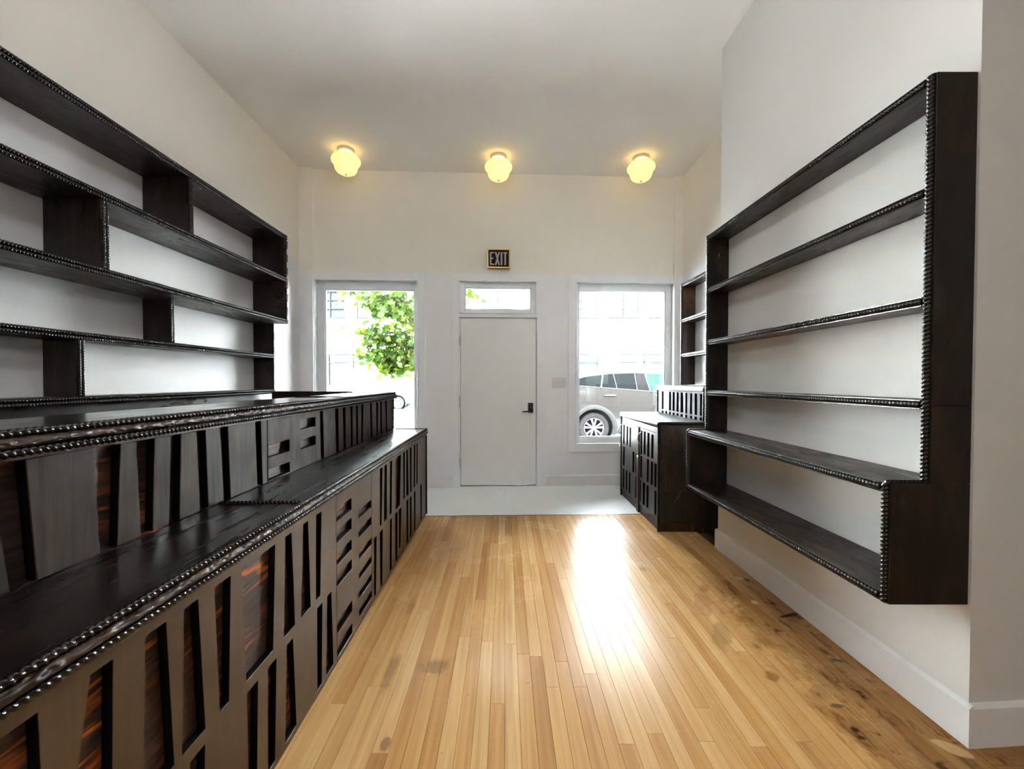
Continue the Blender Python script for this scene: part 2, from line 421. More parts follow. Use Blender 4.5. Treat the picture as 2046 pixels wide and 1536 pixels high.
def half_round(name, x, zc, y0, y1, rx, rz, sx, m, parent, seg=9, step=0.02):
    """hammered half-round moulding along y, bulging towards sx"""
    rnd = random.Random(3); n = int((y1 - y0) / step); vs, fs = [], []
    for i in range(n + 1):
        y = y0 + (y1 - y0) * i / n
        for k in range(seg):
            a = -PI / 2 + PI * k / (seg - 1); q = 1 + (rnd.uniform(-0.02, 0.015) if 0 < k < seg - 1 else 0)
            vs.append((x + sx * rx * math.cos(a) * q, y, zc + rz * math.sin(a)))
        if i:
            for k in range(seg - 1):
                a, b_ = (i - 1) * seg + k, i * seg + k
                fs.append((a, a + 1, b_ + 1, b_) if sx < 0 else (a, b_, b_ + 1, a + 1))
    return mesh(name, vs, fs, m, parent, True)

# ------------------------------------------------------------ room shell
XL, XR, XP, YB = -2.39, 2.15, 1.615, -5.0
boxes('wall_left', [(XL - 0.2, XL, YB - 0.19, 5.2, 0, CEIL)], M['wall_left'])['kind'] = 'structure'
holed('wall_front', [(-2.6, -0.25), (2.5, -0.25), (2.5, CEIL), (-2.6, CEIL)],
      [[(-2.25, 0.5), (-1.04, 0.5), (-1.04, 2.47), (-2.25, 2.47)],
       [(0.85, 0.5), (2.07, 0.5), (2.07, 2.47), (0.85, 2.47)],
       [(-0.56, 2.075), (0.38, 2.075), (0.38, 2.47), (-0.56, 2.47)],
       [(-0.545, 0.004), (0.378, 0.004), (0.378, 2.03), (-0.545, 2.03)]],
      lambda a, b_, d: fw(a, d, b_), 0.22, M['wall'])['kind'] = 'structure'
box('wall_right', XR, XR + 0.2, 3.0, 5.25, 0, CEIL, M['wall'])['kind'] = 'structure'
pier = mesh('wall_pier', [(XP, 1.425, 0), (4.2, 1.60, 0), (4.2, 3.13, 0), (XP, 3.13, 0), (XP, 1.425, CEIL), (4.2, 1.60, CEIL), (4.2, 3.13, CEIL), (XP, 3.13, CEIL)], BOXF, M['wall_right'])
pier['kind'] = 'structure'
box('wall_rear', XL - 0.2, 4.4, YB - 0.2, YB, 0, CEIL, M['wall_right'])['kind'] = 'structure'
box('wall_far_right', 4.2, 4.4, YB, 1.7, 0, CEIL, M['wall_right'])['kind'] = 'structure'
box('ceiling', XL - 0.2, 4.4, YB - 0.2, 5.4, CEIL, CEIL + 0.2, M['ceiling'])['kind'] = 'structure'

# corner boxings on the front wall
wbox('trim_1', -2.42, -2.245, -0.05, 0.0, 0, CEIL, M['wall'])['kind'] = 'structure'
wbox('trim_2', 2.048, 2.16, -0.04, 0.0, 0, CEIL, M['wall'])['kind'] = 'structure'

# flat casings of the shopfront (proud of the panels between them)
def casing(name, lst):
    o = wboxes(name, lst, M['trim'], None, 0.003); o['kind'] = 'structure'; return o
PR = -0.018
casing('trim_3', [(-2.245, -0.953, PR, 0, 2.47, 2.55), (-1.04, -0.953, PR, 0, 0.41, 2.47), (-2.245, -1.04, PR, 0, 0.41, 0.5)])
casing('trim_4', [(0.758, 2.048, PR, 0, 2.47, 2.555), (0.758, 0.85, PR, 0, 0.41, 2.47), (0.85, 2.048, PR, 0, 0.41, 0.5)])
casing('trim_5', [(-0.637, 0.488, PR, 0, 2.47, 2.557), (-0.637, -0.56, PR, 0, 0.0, 2.47), (0.38, 0.488, PR, 0, 0.0, 2.47), (-0.56, 0.38, PR, 0, 2.03, 2.075)])

def window(name, u0, u1, z0, z1, fw_l, fw_r, fw_b, fw_t, rec):
    w = bpy.data.objects.new(name, None); C.objects.link(w); w.location = fw((u0 + u1) / 2, rec, z0); w['kind'] = 'structure'
    e = 0.0015
    g0, g1, h0, h1 = u0 + fw_l, u1 - fw_r, z0 + fw_b, z1 - fw_t
    # bead round the opening
    wboxes('edge_bead', [(u0 + e, u0 + 0.012, PR - 0.006, 0.03, z0 + e, z1 - e), (u1 - 0.012, u1 - e, PR - 0.006, 0.03, z0 + e, z1 - e),
                         (u0 + 0.012, u1 - 0.012, PR - 0.006, 0.03, z1 - 0.012, z1 - e), (u0 + 0.012, u1 - 0.012, PR - 0.006, 0.03, z0 + e, z0 + 0.012)], M['frame'], w, 0.002)
    wboxes('window_frame', [(u0 + e, g0, rec, rec + 0.05, z0 + e, z1 - e), (g1, u1 - e, rec, rec + 0.05, z0 + e, z1 - e),
                            (g0, g1, rec, rec + 0.05, h1, z1 - e), (g0, g1, rec, rec + 0.05, z0 + e, h0)], M['frame'], w, 0.004)
    s = 0.012
    wboxes('glazing_bead', [(g0 - 0.001, g0 + s, rec + 0.012, rec + 0.035, h0, h1), (g1 - s, g1 + 0.001, rec + 0.012, rec + 0.035, h0, h1),
                            (g0 + s, g1 - s, rec + 0.012, rec + 0.035, h1 - s, h1 + 0.001), (g0 + s, g1 - s, rec + 0.012, rec + 0.035, h0 - 0.001, h0 + s)], M['frame'], w, 0.002)
    wbox('window_pane', g0 + 0.002, g1 - 0.002, rec + 0.022, rec + 0.026, h0 + 0.002, h1 - 0.002, M['glass'], w)
    return w
window('window_1', -2.25, -1.04, 0.5, 2.47, 0.085, 0.058, 0.07, 0.10, 0.10)
window('window_2', 0.85, 2.07, 0.5, 2.47, 0.062, 0.068, 0.07, 0.083, 0.10)
window('window_3', -0.56, 0.38, 2.075, 2.47, 0.074, 0.068, 0.058, 0.075, 0.05)

# door
dr = bpy.data.objects.new('door_1', None); C.objects.link(dr); dr.location = fw(-0.085, 0.03, 0); dr['kind'] = 'structure'
wbox('door_slab', -0.537, 0.370, 0.012, 0.056, 0.016, 2.024, M['door'], dr, 0.002)
wboxes('door_jamb', [(-0.5445, -0.541, 0.002, 0.2, 0.006, 2.029), (0.374, 0.3775, 0.002, 0.2, 0.006, 2.029), (-0.541, 0.374, 0.002, 0.2, 2.0265, 2.029)], M['trim'], dr)
wbox('threshold', -0.541, 0.374, 0.0, 0.2, 0.0045, 0.013, M['brass_edge'], dr)
for z0, z1 in ((1.705, 1.80), (0.965, 1.08), (0.24, 0.345)):
    h = wboxes('hinge', [(-0.556, -0.538, -0.021, 0.011, z0, z1)], M['hinge'], dr, 0.003)
    tube('hinge_pin', [fw(-0.5465, -0.024, z0 - 0.012), fw(-0.5465, -0.024, z1 + 0.012)], 0.006, M['hinge'], h)
wboxes('door_stop', [(-0.5445, -0.520, 0.058, 0.075, 0.014, 2.029), (0.353, 0.3775, 0.058, 0.075, 0.014, 2.029), (-0.520, 0.353, 0.058, 0.075, 2.005, 2.029)], M['lock'], dr)  # black strips added behind the slab to block daylight at the gap
pl = wbox('lock_plate', 0.272, 0.334, -0.016, 0.012, 0.888, 1.006, M['lock'], dr, 0.004); tag(pl, 'black keypad lock plate')
wboxes('keypad', [(0.283 + 0.017 * i, 0.295 + 0.017 * i, -0.019, -0.015, 0.982 - 0.016 * j, 0.992 - 0.016 * j) for i in range(3) for j in range(4)], plain('key_grey', (0.05, 0.05, 0.055), 0.4), pl)
lv = tube('door_lever', [fw(0.300, -0.016, 0.908), fw(0.300, -0.05, 0.908), fw(0.292, -0.058, 0.908), fw(0.24, -0.06, 0.906), fw(0.198, -0.058, 0.902)], [0.011, 0.010, 0.009, 0.008, 0.007], M['lock'], dr)
tag(lv, 'black lever handle')

# light switch plate
sw = wbox('switch_plate', 0.565, 0.733, -0.008, 0.001, 1.185, 1.312, M['plate'], None, 0.003)
tag(sw, 'pale painted switch plate with small knobs on the white wall right of the door', 'switch')
for u in (0.60, 0.648, 0.70):
    tube('switch_knob', [fw(u, -0.004, 1.248), fw(u, -0.020, 1.252)], 0.0075, M['plate'], sw)
for u in (0.60, 0.70):
    for z in (1.205, 1.292): tube('screw', [fw(u, -0.007, z), fw(u, -0.0095, z)], 0.004, M['hinge'], sw)

# exit sign
ex = empty('exit_sign', fw(-0.083, -0.06, 2.605), 'brass framed exit sign with silver letters on dark ground above the door', 'exit sign')
u0, u1, z0, z1 = -0.217, 0.050, 2.606, 2.832
wbox('sign_box', u0 + 0.004, u1 - 0.004, -0.052, -0.001, z0 + 0.004, z1 - 0.004, M['brass'], ex, 0.002)
wboxes('sign_frame', [(u0, u1, -0.062, -0.050, z0, z0 + 0.014), (u0, u1, -0.062, -0.050, z1 - 0.014, z1), (u0, u0 + 0.012, -0.062, -0.050, z0 + 0.014, z1 - 0.014), (u1 - 0.012, u1, -0.062, -0.050, z0 + 0.014, z1 - 0.014)], M['brass'], ex, 0.002)
wbox('sign_face', u0 + 0.012, u1 - 0.012, -0.056, -0.0525, z0 + 0.014, z1 - 0.014, M['sign_face'], ex)
def stroke(a, b_, w):      # slanted bar between two (u, z) points
    h = w / 2
    return [(a[0] - h, a[1]), (a[0] + h, a[1]), (b_[0] + h, b_[1]), (b_[0] - h, b_[1])]
def letter(quads):
    vs, fs = [], []
    for q in quads:
        k = len(vs); vs += [fw(p[0], -0.0565, p[1]) for p in q] + [fw(p[0], -0.0595, p[1]) for p in q]
        fs += [tuple(i + k for i in f) for f in BOXF]
    mesh('letter', vs, fs, M['sign_letter'], ex)
def rect(a, b_, c, d): return [(a, c), (b_, c), (b_, d), (a, d)]
LB, LT = 2.641, 2.792
letter([rect(-0.187, -0.169, LB, LT), rect(-0.169, -0.138, LT - 0.015, LT), rect(-0.169, -0.146, 2.711, 2.726), rect(-0.169, -0.136, LB, LB + 0.015)])
letter([stroke((-0.120, LT), (-0.078, LB), 0.019), stroke((-0.078, LT), (-0.120, LB), 0.019)])
letter([rect(-0.059, -0.041, LB, LT)])
letter([rect(-0.030, 0.018, LT - 0.015, LT), rect(-0.015, 0.003, LB, LT - 0.015)])

# baseboards
def baseboard(name, place, a0, a1, h=0.138):
    vs, fs = [], []; prof = [(0, 0), (0.016, 0), (0.016, h - 0.008), (0.008, h), (0, h + 0.004)]
    for a in (a0, a1): vs += [place(a, d, z) for d, z in prof]
    n = len(prof)
    for k in range(n): fs.append((k, (k + 1) % n, (k + 1) % n + n, k + n))
    fs.append(tuple(reversed(range(n)))); fs.append(tuple(range(n, 2 * n)))
    o = mesh(name, vs, fs, M['base']); o['kind'] = 'structure'; return o
baseboard('baseboard_front', lambda a, d, z: fw(a, -d, z), -0.953, -0.637, 0.128)
baseboard('baseboard_front', lambda a, d, z: fw(a, -d, z), 0.488, 2.04, 0.128)
baseboard('baseboard_right', lambda a, d, z: Vector((XP - d, a, z)), 1.409, 3.129, 0.145)
baseboard('baseboard_pier', lambda a, d, z: Vector((a, 1.425 + (a - XP) * 0.0677 - d, z)), XP + 0.0005, 4.19, 0.145)
baseboard('baseboard_jog', lambda a, d, z: Vector((a, 3.13 + d, z)), XP - 0.016, XP + 0.05, 0.145)
baseboard('baseboard_left', lambda a, d, z: Vector((XL + d, a, z)), 4.0, 4.85, 0.138)

# ------------------------------------------------------------ floor
fl = box('floor', XL - 0.2, 4.4, YB - 0.2, 5.3, -0.3, -0.013, M['subfloor']); fl['kind'] = 'structure'
def edge_y(x): return 3.895 + 0.029 * x
PW = 0.057
unit = bpy.data.meshes.new('plank'); b_ = 0.0
uv = box_v(0, 1, 0, 1, -1, 0)
unit.from_pydata(uv, [], BOXF); unit.materials.append(M['plank'])
unit_x = bpy.data.meshes.new('cross_board'); unit_x.from_pydata(uv, [], BOXF); unit_x.materials.append(M['plank_x'])
def plank(x0, x1, y0, y1, me=unit, name='plank'):
    o = bpy.data.objects.new(name, me); o.location = (x0, y0, random.uniform(-0.0004, 0.0))
    o.scale = (x1 - x0 - 0.0013, y1 - y0 - 0.0012, 0.0126); C.objects.link(o)
    o.parent = fl; return o
x = -0.80; i = 0
while x < 2.14:
    w = PW
    ye = edge_y(x + w / 2) - 0.004
    lim0 = 0.75 if x < 1.595 else 3.13
    if x + w > 1.70: break
    y = lim0 - random.uniform(0, 0.6) if lim0 < 1 else lim0
    while y < ye - 0.001:
        ln = random.uniform(0.75, 1.9); y1 = y + ln
        if ye - y1 < 0.35: y1 = ye
        plank(x, min(x + w, 1.612) if lim0 < 1 else x + w, y, y1); y = y1
    x += w; i += 1
# farther back and beside the counters the boards are out of view: one surface
mesh('floor_boards', [(XL, YB, -0.0012), (XP + 2.58, YB, -0.0012), (XP + 2.58, 0.16, -0.0012), (XL, 0.16, -0.0012)], [(0, 1, 2, 3)], floor_wood('fir_floor_plain', False), fl)['kind'] = 'stuff'
mesh('floor_boards', [(XL, 0.16, -0.0012), (-0.80, 0.16, -0.0012), (-0.80, 3.87, -0.0012), (XL, 3.82, -0.0012)], [(0, 1, 2, 3)], bpy.data.materials['fir_floor_plain'], fl)['kind'] = 'stuff'
y = 0.17; k = 0
while y < 1.60:      # boards beyond the pier corner run across
    plank(1.614, 4.19, y, y + 0.062, unit_x, 'cross_board'); y += 0.062

# hexagonal mosaic tile by the entrance
def hex_tiles():
    vs, fs = [], []; R = 0.0132; g = R * 0.90; dx = R * math.sqrt(3); dy = R * 1.5; j = 0; y = 3.88
    yt = 5.2
    rn = random.Random(5)
    while y < yt:
        x = XL + 0.02 + (dx / 2 if j % 2 else 0)
        while x < XR - 0.02:
            if edge_y(x) + 0.017 < y < 4.975 + 0.0467 * x - 0.012 and not (x > 1.32 and y > 3.5 and x > 1.32):
                k = len(vs); dz = rn.uniform(-0.0003, 0.0003)
                for rr, z in ((g, -0.004), (g, -0.0006 + dz), (g * 0.86, dz)):
                    for q in range(6):
                        a = PI / 6 + q * PI / 3; vs.append((x + rr * math.cos(a), y + rr * math.sin(a), z + 0.001))
                for q in range(6):
                    p = (q + 1) % 6
                    fs.append((k + q, k + p, k + 6 + p, k + 6 + q)); fs.append((k + 6 + q, k + 6 + p, k + 12 + p, k + 12 + q))
                fs.append(tuple(range(k + 12, k + 18)))
            x += dx
        y += dy; j += 1
    o = mesh('mosaic_tiles', vs, fs, M['tile'], fl); tag(o, 'small white hexagonal floor tiles', kind='stuff')
hex_tiles()
mesh('tile_bed', [(XL, edge_y(XL) + 0.01, -0.0016), (XR, edge_y(XR) + 0.01, -0.0016), (XR, 5.2, -0.0016), (XL, 5.2, -0.0016)], [(0, 1, 2, 3)], M['grout'], fl)
mesh('edge_strip', [(x_, edge_y(x_) + d, z) for x_, d, z in ((XL, -0.006, -0.01), (1.7, -0.006, -0.01), (1.7, 0.008, -0.01), (XL, 0.008, -0.01), (XL, -0.006, 0.0015), (1.7, -0.006, 0.0015), (1.7, 0.008, 0.0015), (XL, 0.008, 0.0015))], BOXF, M['brass_edge'], fl)

# ------------------------------------------------------------ ceiling lamps
def lamp(x, y, rear=False):
    if rear: t = empty('ceiling_lamp', (x, y, CEIL - 0.27), 'opal glass ceiling lamp over the rear of the bar' if x < 0 else 'opal glass ceiling lamp in the side bay behind the pier', 'ceiling lamp', 'rear ceiling lamps')
    else:
        lab = {0: 'lit opal glass ceiling lamp nearest the left wall', 1: 'lit opal glass ceiling lamp directly above the exit sign', 2: 'lit opal glass ceiling lamp nearest the right wall'}[0 if x < -1 else 1 if x < 1 else 2]
        t = empty('ceiling_lamp', (x, y, CEIL - 0.27), lab, 'ceiling lamp', 'schoolhouse ceiling lamps by the shop window')
    c = (x, y, CEIL - 0.0005)
    lathe('canopy', [(0.0, 0), (0.086, 0), (0.088, -0.006), (0.085, -0.020), (0.078, -0.032), (0.0, -0.032)], c, M['canopy'], t)
    sm = M['shade_rear'] if rear else M['shade']
    lathe('glass_neck', [(0.066, -0.028), (0.067, -0.040), (0.073, -0.052)], c, sm if rear else M['shade_hot'], t)
    prof = [(0.073, -0.052), (0.098, -0.062), (0.128, -0.080), (0.146, -0.100), (0.152, -0.120), (0.147, -0.140), (0.134, -0.155), (0.124, -0.170), (0.120, -0.190), (0.113, -0.213), (0.098, -0.236), (0.072, -0.252), (0.038, -0.260), (0.0, -0.262)]
    lathe('glass_shade', prof, c, sm, t)
    lathe('finial', [(0.0, -0.258), (0.010, -0.260), (0.011, -0.266), (0.006, -0.272), (0.0, -0.273)], c, M['canopy'], t, 14)
for x_, y_ in ((-1.705, 4.47), (-0.077, 4.60), (1.498, 4.62)): lamp(x_, y_)
for x_, y_ in ((-1.2, -3.0), (2.6, -2.0)): lamp(x_, y_, True)  # unseen rear lamps, added as soft fill
def fill_pendant(x, y, z, r, label, m='globe'):  # unseen hanging globes added to brighten the room
    t = empty('pendant_globe', (x, y, z), label, 'pendant lamp')
    lathe('canopy', [(0, 0), (0.06, 0), (0.06, -0.02), (0.0, -0.03)], (x, y, CEIL - 0.0005), M['canopy'], t, 24)
    tube('cord', [(x, y, CEIL - 0.03), (x, y, z + r + 0.03)], 0.004, M['canopy'], t)
    lathe('cap', [(0, 0.04), (0.05, 0.035), (0.055, 0.0), (0.05, -0.01)], (x, y, z + r), M['canopy'], t, 24)
    lathe('globe', [(r * math.sin(PI * k / 20), r * math.cos(PI * k / 20)) for k in range(21)], (x, y, z), M[m], t, 32)
fill_pendant(-0.2, 1.80, 3.20, 0.22, 'bright white globe pendant hung high over the aisle')
fill_pendant(-0.2, -0.35, 2.20, 0.22, 'white globe pendant hung low over the near end of the aisle', 'globe_dim')
fill_pendant(-0.2, -1.9, 2.20, 0.22, 'middle one of the low white globe pendants toward the rear', 'globe_dim')
fill_pendant(-0.2, -3.4, 2.20, 0.22, 'low white globe pendant nearest the rear wall', 'globe_dim')

# ------------------------------------------------------------ left: low counter
YE = 3.93; YN = 0.0
XF = -0.755            # face of the slotted panels
def yz(xf, sgn=-1):    # place a panel in the y-z plane, thickness going away from the aisle
    return lambda a, b_, d: Vector((xf + sgn * d, a, b_))
def quad(y0, y1, z0, z1, yb0=None, yb1=None):
    yb0 = y0 if yb0 is None else yb0; yb1 = y1 if yb1 is None else yb1
    return [(yb0, z0), (yb1, z0), (y1, z1), (y0, z1)]
lc = empty('low_counter', (-0.9, 2.0, 0), 'long low black-brown bar counter with slotted front, in front of the raised bar', 'counter')
box('countertop', -1.06, -0.752, YN, YE, 0.775, 0.815, M['top'], lc, 0.002)
up = []  # upper row (top y0,y1, bottom y0,y1)
for t0, t1, b0, b1 in ((0.34, 0.40, 0.36, 0.42), (0.48, 0.55, 0.46, 0.54), (0.605, 0.660, 0.60, 0.668), (0.745, 0.788, 0.690, 0.780), (0.860, 0.913, 0.850, 0.930), (0.965, 1.009, 0.953, 1.028),
                       (1.066, 1.130, 1.081, 1.117), (1.177, 1.350, 1.193, 1.332), (1.412, 1.454, 1.398, 1.472), (1.539, 1.576, 1.516, 1.592), (1.643, 1.692, 1.637, 1.675)):
    up.append(quad(t0, t1, 0.395, 0.735, b0, b1))
lo = []
for t0, t1, b0, b1 in ((0.40, 0.46, 0.41, 0.45), (0.55, 0.60, 0.54, 0.61), (0.68, 0.73, 0.69, 0.72), (0.82, 0.87, 0.81, 0.88), (0.975, 1.026, 0.985, 1.015), (1.195, 1.249, 1.200, 1.238), (1.300, 1.351, 1.298, 1.337),
                       (1.416, 1.457, 1.400, 1.477), (1.646, 1.694, 1.643, 1.682), (1.741, 1.781, 1.723, 1.798)):
    lo.append(quad(t0, t1, 0.027, 0.357, b0, b1))
TH = 0.022
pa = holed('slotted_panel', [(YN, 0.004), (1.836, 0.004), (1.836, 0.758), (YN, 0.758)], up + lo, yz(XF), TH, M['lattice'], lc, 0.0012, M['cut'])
wins = [quad(1.842, 2.022, a, b_) for a, b_ in ((0.640, 0.697), (0.545, 0.600), (0.444, 0.493), (0.347, 0.394), (0.138, 0.189), (0.027, 0.077))]
wins += [quad(2.120, 2.320, a, b_) for a, b_ in ((0.561, 0.602), (0.464, 0.506), (0.350, 0.386), (0.248, 0.283), (0.147, 0.182), (0.050, 0.088))]
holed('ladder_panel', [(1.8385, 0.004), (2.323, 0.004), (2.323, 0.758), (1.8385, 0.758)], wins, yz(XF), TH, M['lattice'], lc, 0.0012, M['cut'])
up = [quad(*q) for q in ((2.484, 2.536, 0.395, 0.742, 2.478, 2.511), (2.578, 2.629, 0.395, 0.742, 2.560, 2.623), (2.702, 2.752, 0.395, 0.742, 2.686, 2.732), (2.820, 2.985, 0.385, 0.740, 2.835, 2.945),
                         (3.047, 3.100, 0.390, 0.742, 3.055, 3.094), (3.144, 3.195, 0.387, 0.742, 3.140, 3.214), (3.262, 3.322, 0.385, 0.740, 3.268, 3.315), (3.407, 3.460, 0.390, 0.740, 3.395, 3.445), (3.511, 3.558, 0.392, 0.738, 3.498, 3.540))]
lo = [quad(*q) for q in ((2.368, 2.413, 0.027, 0.362, 2.360, 2.395), (2.475, 2.534, 0.027, 0.360, 2.480, 2.520), (2.695, 2.737, 0.027, 0.361, 2.680, 2.727), (2.819, 2.881, 0.027, 0.359, 2.825, 2.870),
                         (2.920, 2.988, 0.080, 0.357, 2.918, 2.957), (3.142, 3.202, 0.025, 0.355, 3.145, 3.190), (3.256, 3.315, 0.025, 0.347, 3.258, 3.309), (3.402, 3.458, 0.025, 0.351, 3.405, 3.448), (3.655, 3.721, 0.028, 0.345, 3.670, 3.712))]
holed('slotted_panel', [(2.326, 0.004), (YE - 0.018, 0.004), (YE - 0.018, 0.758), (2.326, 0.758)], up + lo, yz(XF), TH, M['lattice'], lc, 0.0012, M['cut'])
box('backing_board', XF - TH - 0.02, XF - TH - 0.001, YN, YE - 0.02, 0.004, 0.774, M['backing'], lc)
box('end_board', -1.055, XF - 0.001, YE - 0.017, YE, 0.002, 0.774, M['dark_z'], lc, 0.002)
box('end_board', -1.055, XF - 0.001, YN - 0.02, YN - 0.001, 0.002, 0.774, M['dark_z'], lc, 0.002)
box('cover_strip', XF - 0.02, XF + 0.006, YN, YE, 0.7585, 0.7735, M['lattice'], lc, 0.003)
half_round('hammered_moulding', -0.7525, 0.797, YN, YE, 0.017, 0.0115, 1, M['hammer'], lc)
rope('rope_moulding', (-0.750, YN, 0.817), (-0.750, YE, 0.817), 0.0095, lc, 0.030)
rope('rope_moulding', (-0.745, YN, 0.7785), (-0.745, YE, 0.7785), 0.0100, lc, 0.030)
rope('rope_moulding', (-1.058, 1.527, 0.818), (-0.76, 1.533, 0.818), 0.0085, lc, 0.030)
rope('rope_moulding', (-1.045, YE, 0.815), (-0.745, YE, 0.815), 0.0085, lc, 0.030)
rope('rope_moulding', (XF + 0.004, YE - 0.009, 0.01), (XF + 0.004, YE - 0.009, 0.755), 0.008, lc, 0.030)

# ------------------------------------------------------------ left: raised bar
UX = -1.066
rb = empty('raised_bar', (-1.25, 2.0, 0), 'tall black-brown bar with slatted face and rope-edged top, behind the low counter', 'bar counter')
box('bar_top', -1.44, -1.045, YN, YE, 1.118, 1.160, M['bartop'], rb, 0.002)
gt = [(0.30, 0.35), (0.44, 0.50), (0.60, 0.66), (0.74, 0.79), (0.855, 0.917), (1.07, 1.145), (1.194, 1.257), (1.318, 1.359), (1.428, 1.470), (1.546, 1.589), (1.762, 1.804)]
gb = [(0.29, 0.34), (0.45, 0.50), (0.60, 0.65), (0.75, 0.80), (0.885, 0.935), (1.083, 1.131), (1.205, 1.245), (1.305, 1.348), (1.440, 1.480), (1.562, 1.601), (1.775, 1.813)]
gt2 = [(2.38, 2.419), (2.592, 2.641), (2.712, 2.758), (2.847, 2.886), (2.955, 2.99), (3.064, 3.107), (3.259, 3.302), (3.414, 3.464), (3.52, 3.567), (3.676, 3.720)]
gb2 = [(2.388, 2.429), (2.605, 2.645), (2.724, 2.763), (2.850, 2.888), (2.952, 2.99), (3.055, 3.092), (3.272, 3.317), (3.418, 3.456), (3.530, 3.572), (3.690, 3.733)]
def slats(gt, gb, y0, y1):
    et = [y0] + [v for g in gt for v in g] + [y1]; eb = [y0] + [v for g in gb for v in g] + [y1]
    for k in range(0, len(et), 2):
        a, b_, c, d = et[k], et[k + 1], eb[k], eb[k + 1]
        t = 0.024 + random.uniform(-0.002, 0.002)
        vs = [(UX - 0.026, c, 0.8155), (UX, c, 0.8155), (UX, d, 0.8155), (UX - 0.026, d, 0.8155), (UX - 0.026, a, 1.097), (UX, a, 1.097), (UX, b_, 1.097), (UX - 0.026, b_, 1.097)]
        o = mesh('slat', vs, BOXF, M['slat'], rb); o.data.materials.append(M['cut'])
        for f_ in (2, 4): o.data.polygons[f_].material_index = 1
        bev(o, 0.0015, 1)
slats(gt, gb, YN, 1.849)
slats(gt2, gb2, 2.326, YE - 0.016)
wins = [quad(1.856, 2.038, 0.925, 0.982), quad(1.856, 2.038, 0.822, 0.872), quad(2.146, 2.318, 1.017, 1.069), quad(2.146, 2.318, 0.914, 0.965)]
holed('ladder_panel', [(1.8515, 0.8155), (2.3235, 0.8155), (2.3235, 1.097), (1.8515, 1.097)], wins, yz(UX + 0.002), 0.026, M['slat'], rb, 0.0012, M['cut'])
box('backing_board', UX - 0.046, UX - 0.0265, YN, YE - 0.02, 0.0, 1.117, M['backing_up'], rb)
box('rear_board', -1.425, -1.405, YN, YE - 0.02, 0.0, 1.117, M['dark_z'], rb)
box('end_board', -1.43, UX + 0.002, YE - 0.0155, YE, 0.0, 1.1175, M['dark_z'], rb, 0.002)
box('end_board', -1.43, UX + 0.002, YN - 0.02, YN - 0.001, 0.0, 1.1175, M['dark_z'], rb, 0.002)
box('cover_strip', UX - 0.02, UX + 0.012, YN, YE, 1.098, 1.1125, M['lattice'], rb, 0.003)
half_round('hammered_moulding', -1.0455, 1.1385, YN, YE, 0.016, 0.0125, 1, M['hammer'], rb)
rope('rope_moulding', (-1.044, YN, 1.159), (-1.044, YE, 1.159), 0.0100, rb, 0.032)
rope('rope_moulding', (-1.038, YN, 1.1175), (-1.038, YE, 1.1175), 0.0110, rb, 0.032)
rope('rope_moulding', (-1.425, 2.805, 1.162), (-1.05, 2.808, 1.162), 0.0075, rb, 0.030)
rope('rope_moulding', (-1.43, YE, 1.161), (-1.045, YE, 1.161), 0.0085, rb, 0.030)
rope('rope_moulding', (UX + 0.004, YE - 0.008, 0.82), (UX + 0.004, YE - 0.008, 1.097), 0.0075, rb, 0.030)
# gate panel that closes the bar at the window end
gp = empty('bar_end_panel', (-1.83, YE, 0), 'dark panel with rope rail closing the gap between bar and left wall', 'panel')
box('panel_board', -2.20, -1.442, YE - 0.03, YE - 0.002, 0.0, 1.160, M['dark_x'], gp, 0.002)
rope('rope_moulding', (-2.20, YE - 0.016, 1.166), (-1.444, YE - 0.016, 1.166), 0.010, gp, 0.030)
boxes('panel_batten', [(-2.12 + 0.2 * k, -2.04 + 0.2 * k, YE - 0.038, YE - 0.031, 0.05, 1.12) for k in range(4)], M['dark_z'], gp)

# ------------------------------------------------------------ left: wall shelves
ls = empty('wall_shelf', (XL, 2.0, 1.15), 'long dark wall shelf with staggered dividers on the left wall', 'shelf')
XA, XD = -2.085, -2.212
YS0, YS1 = 0.25, 3.93
W0 = XL + 0.003
shelves = [(2.65, XA), (2.25, XA), (1.855, XA), (1.525, XD), (1.190, XD)]
ST = 0.040
def double_rope_y(parent, x, z, y0, y1, r=0.0105):
    rope('rope_moulding', (x, y0, z + r * 0.98), (x, y1, z + r * 0.98), r, parent, 0.028)
    rope('rope_moulding', (x, y0, z - r * 0.98), (x, y1, z - r * 0.98), r, parent, 0.028)
for zt, xf in shelves:
    s = box('shelf_board', W0, xf, YS0, YS1, zt - ST, zt, M['dark_y'], ls, 0.002)
    double_rope_y(s, xf + 0.004, zt - ST / 2, YS0, YS1 + (0.035 if xf == XA else 0.03))
def div(y, zb, zt, xf):
    s = box('divider', W0, xf - 0.001, y, y + 0.036, zb + 0.0005, zt - 0.0005, M['dark_z'], ls, 0.001)
    for k in (0.009, 0.027): rope('rope_moulding', (xf + 0.003, y + k, zb), (xf + 0.003, y + k, zt), 0.009, s, 0.028)
div(2.747, 2.25, 2.65 - ST, XA); div(1.560, 2.25, 2.65 - ST, XA)
div(2.153, 1.855, 2.25 - ST, XA); div(0.98, 1.855, 2.25 - ST, XA)
div(2.735, 1.525, 1.855 - ST, XD); div(1.560, 1.525, 1.855 - ST, XD)
div(2.140, 1.190, 1.525 - ST, XD); div(0.98, 1.190, 1.525 - ST, XD)
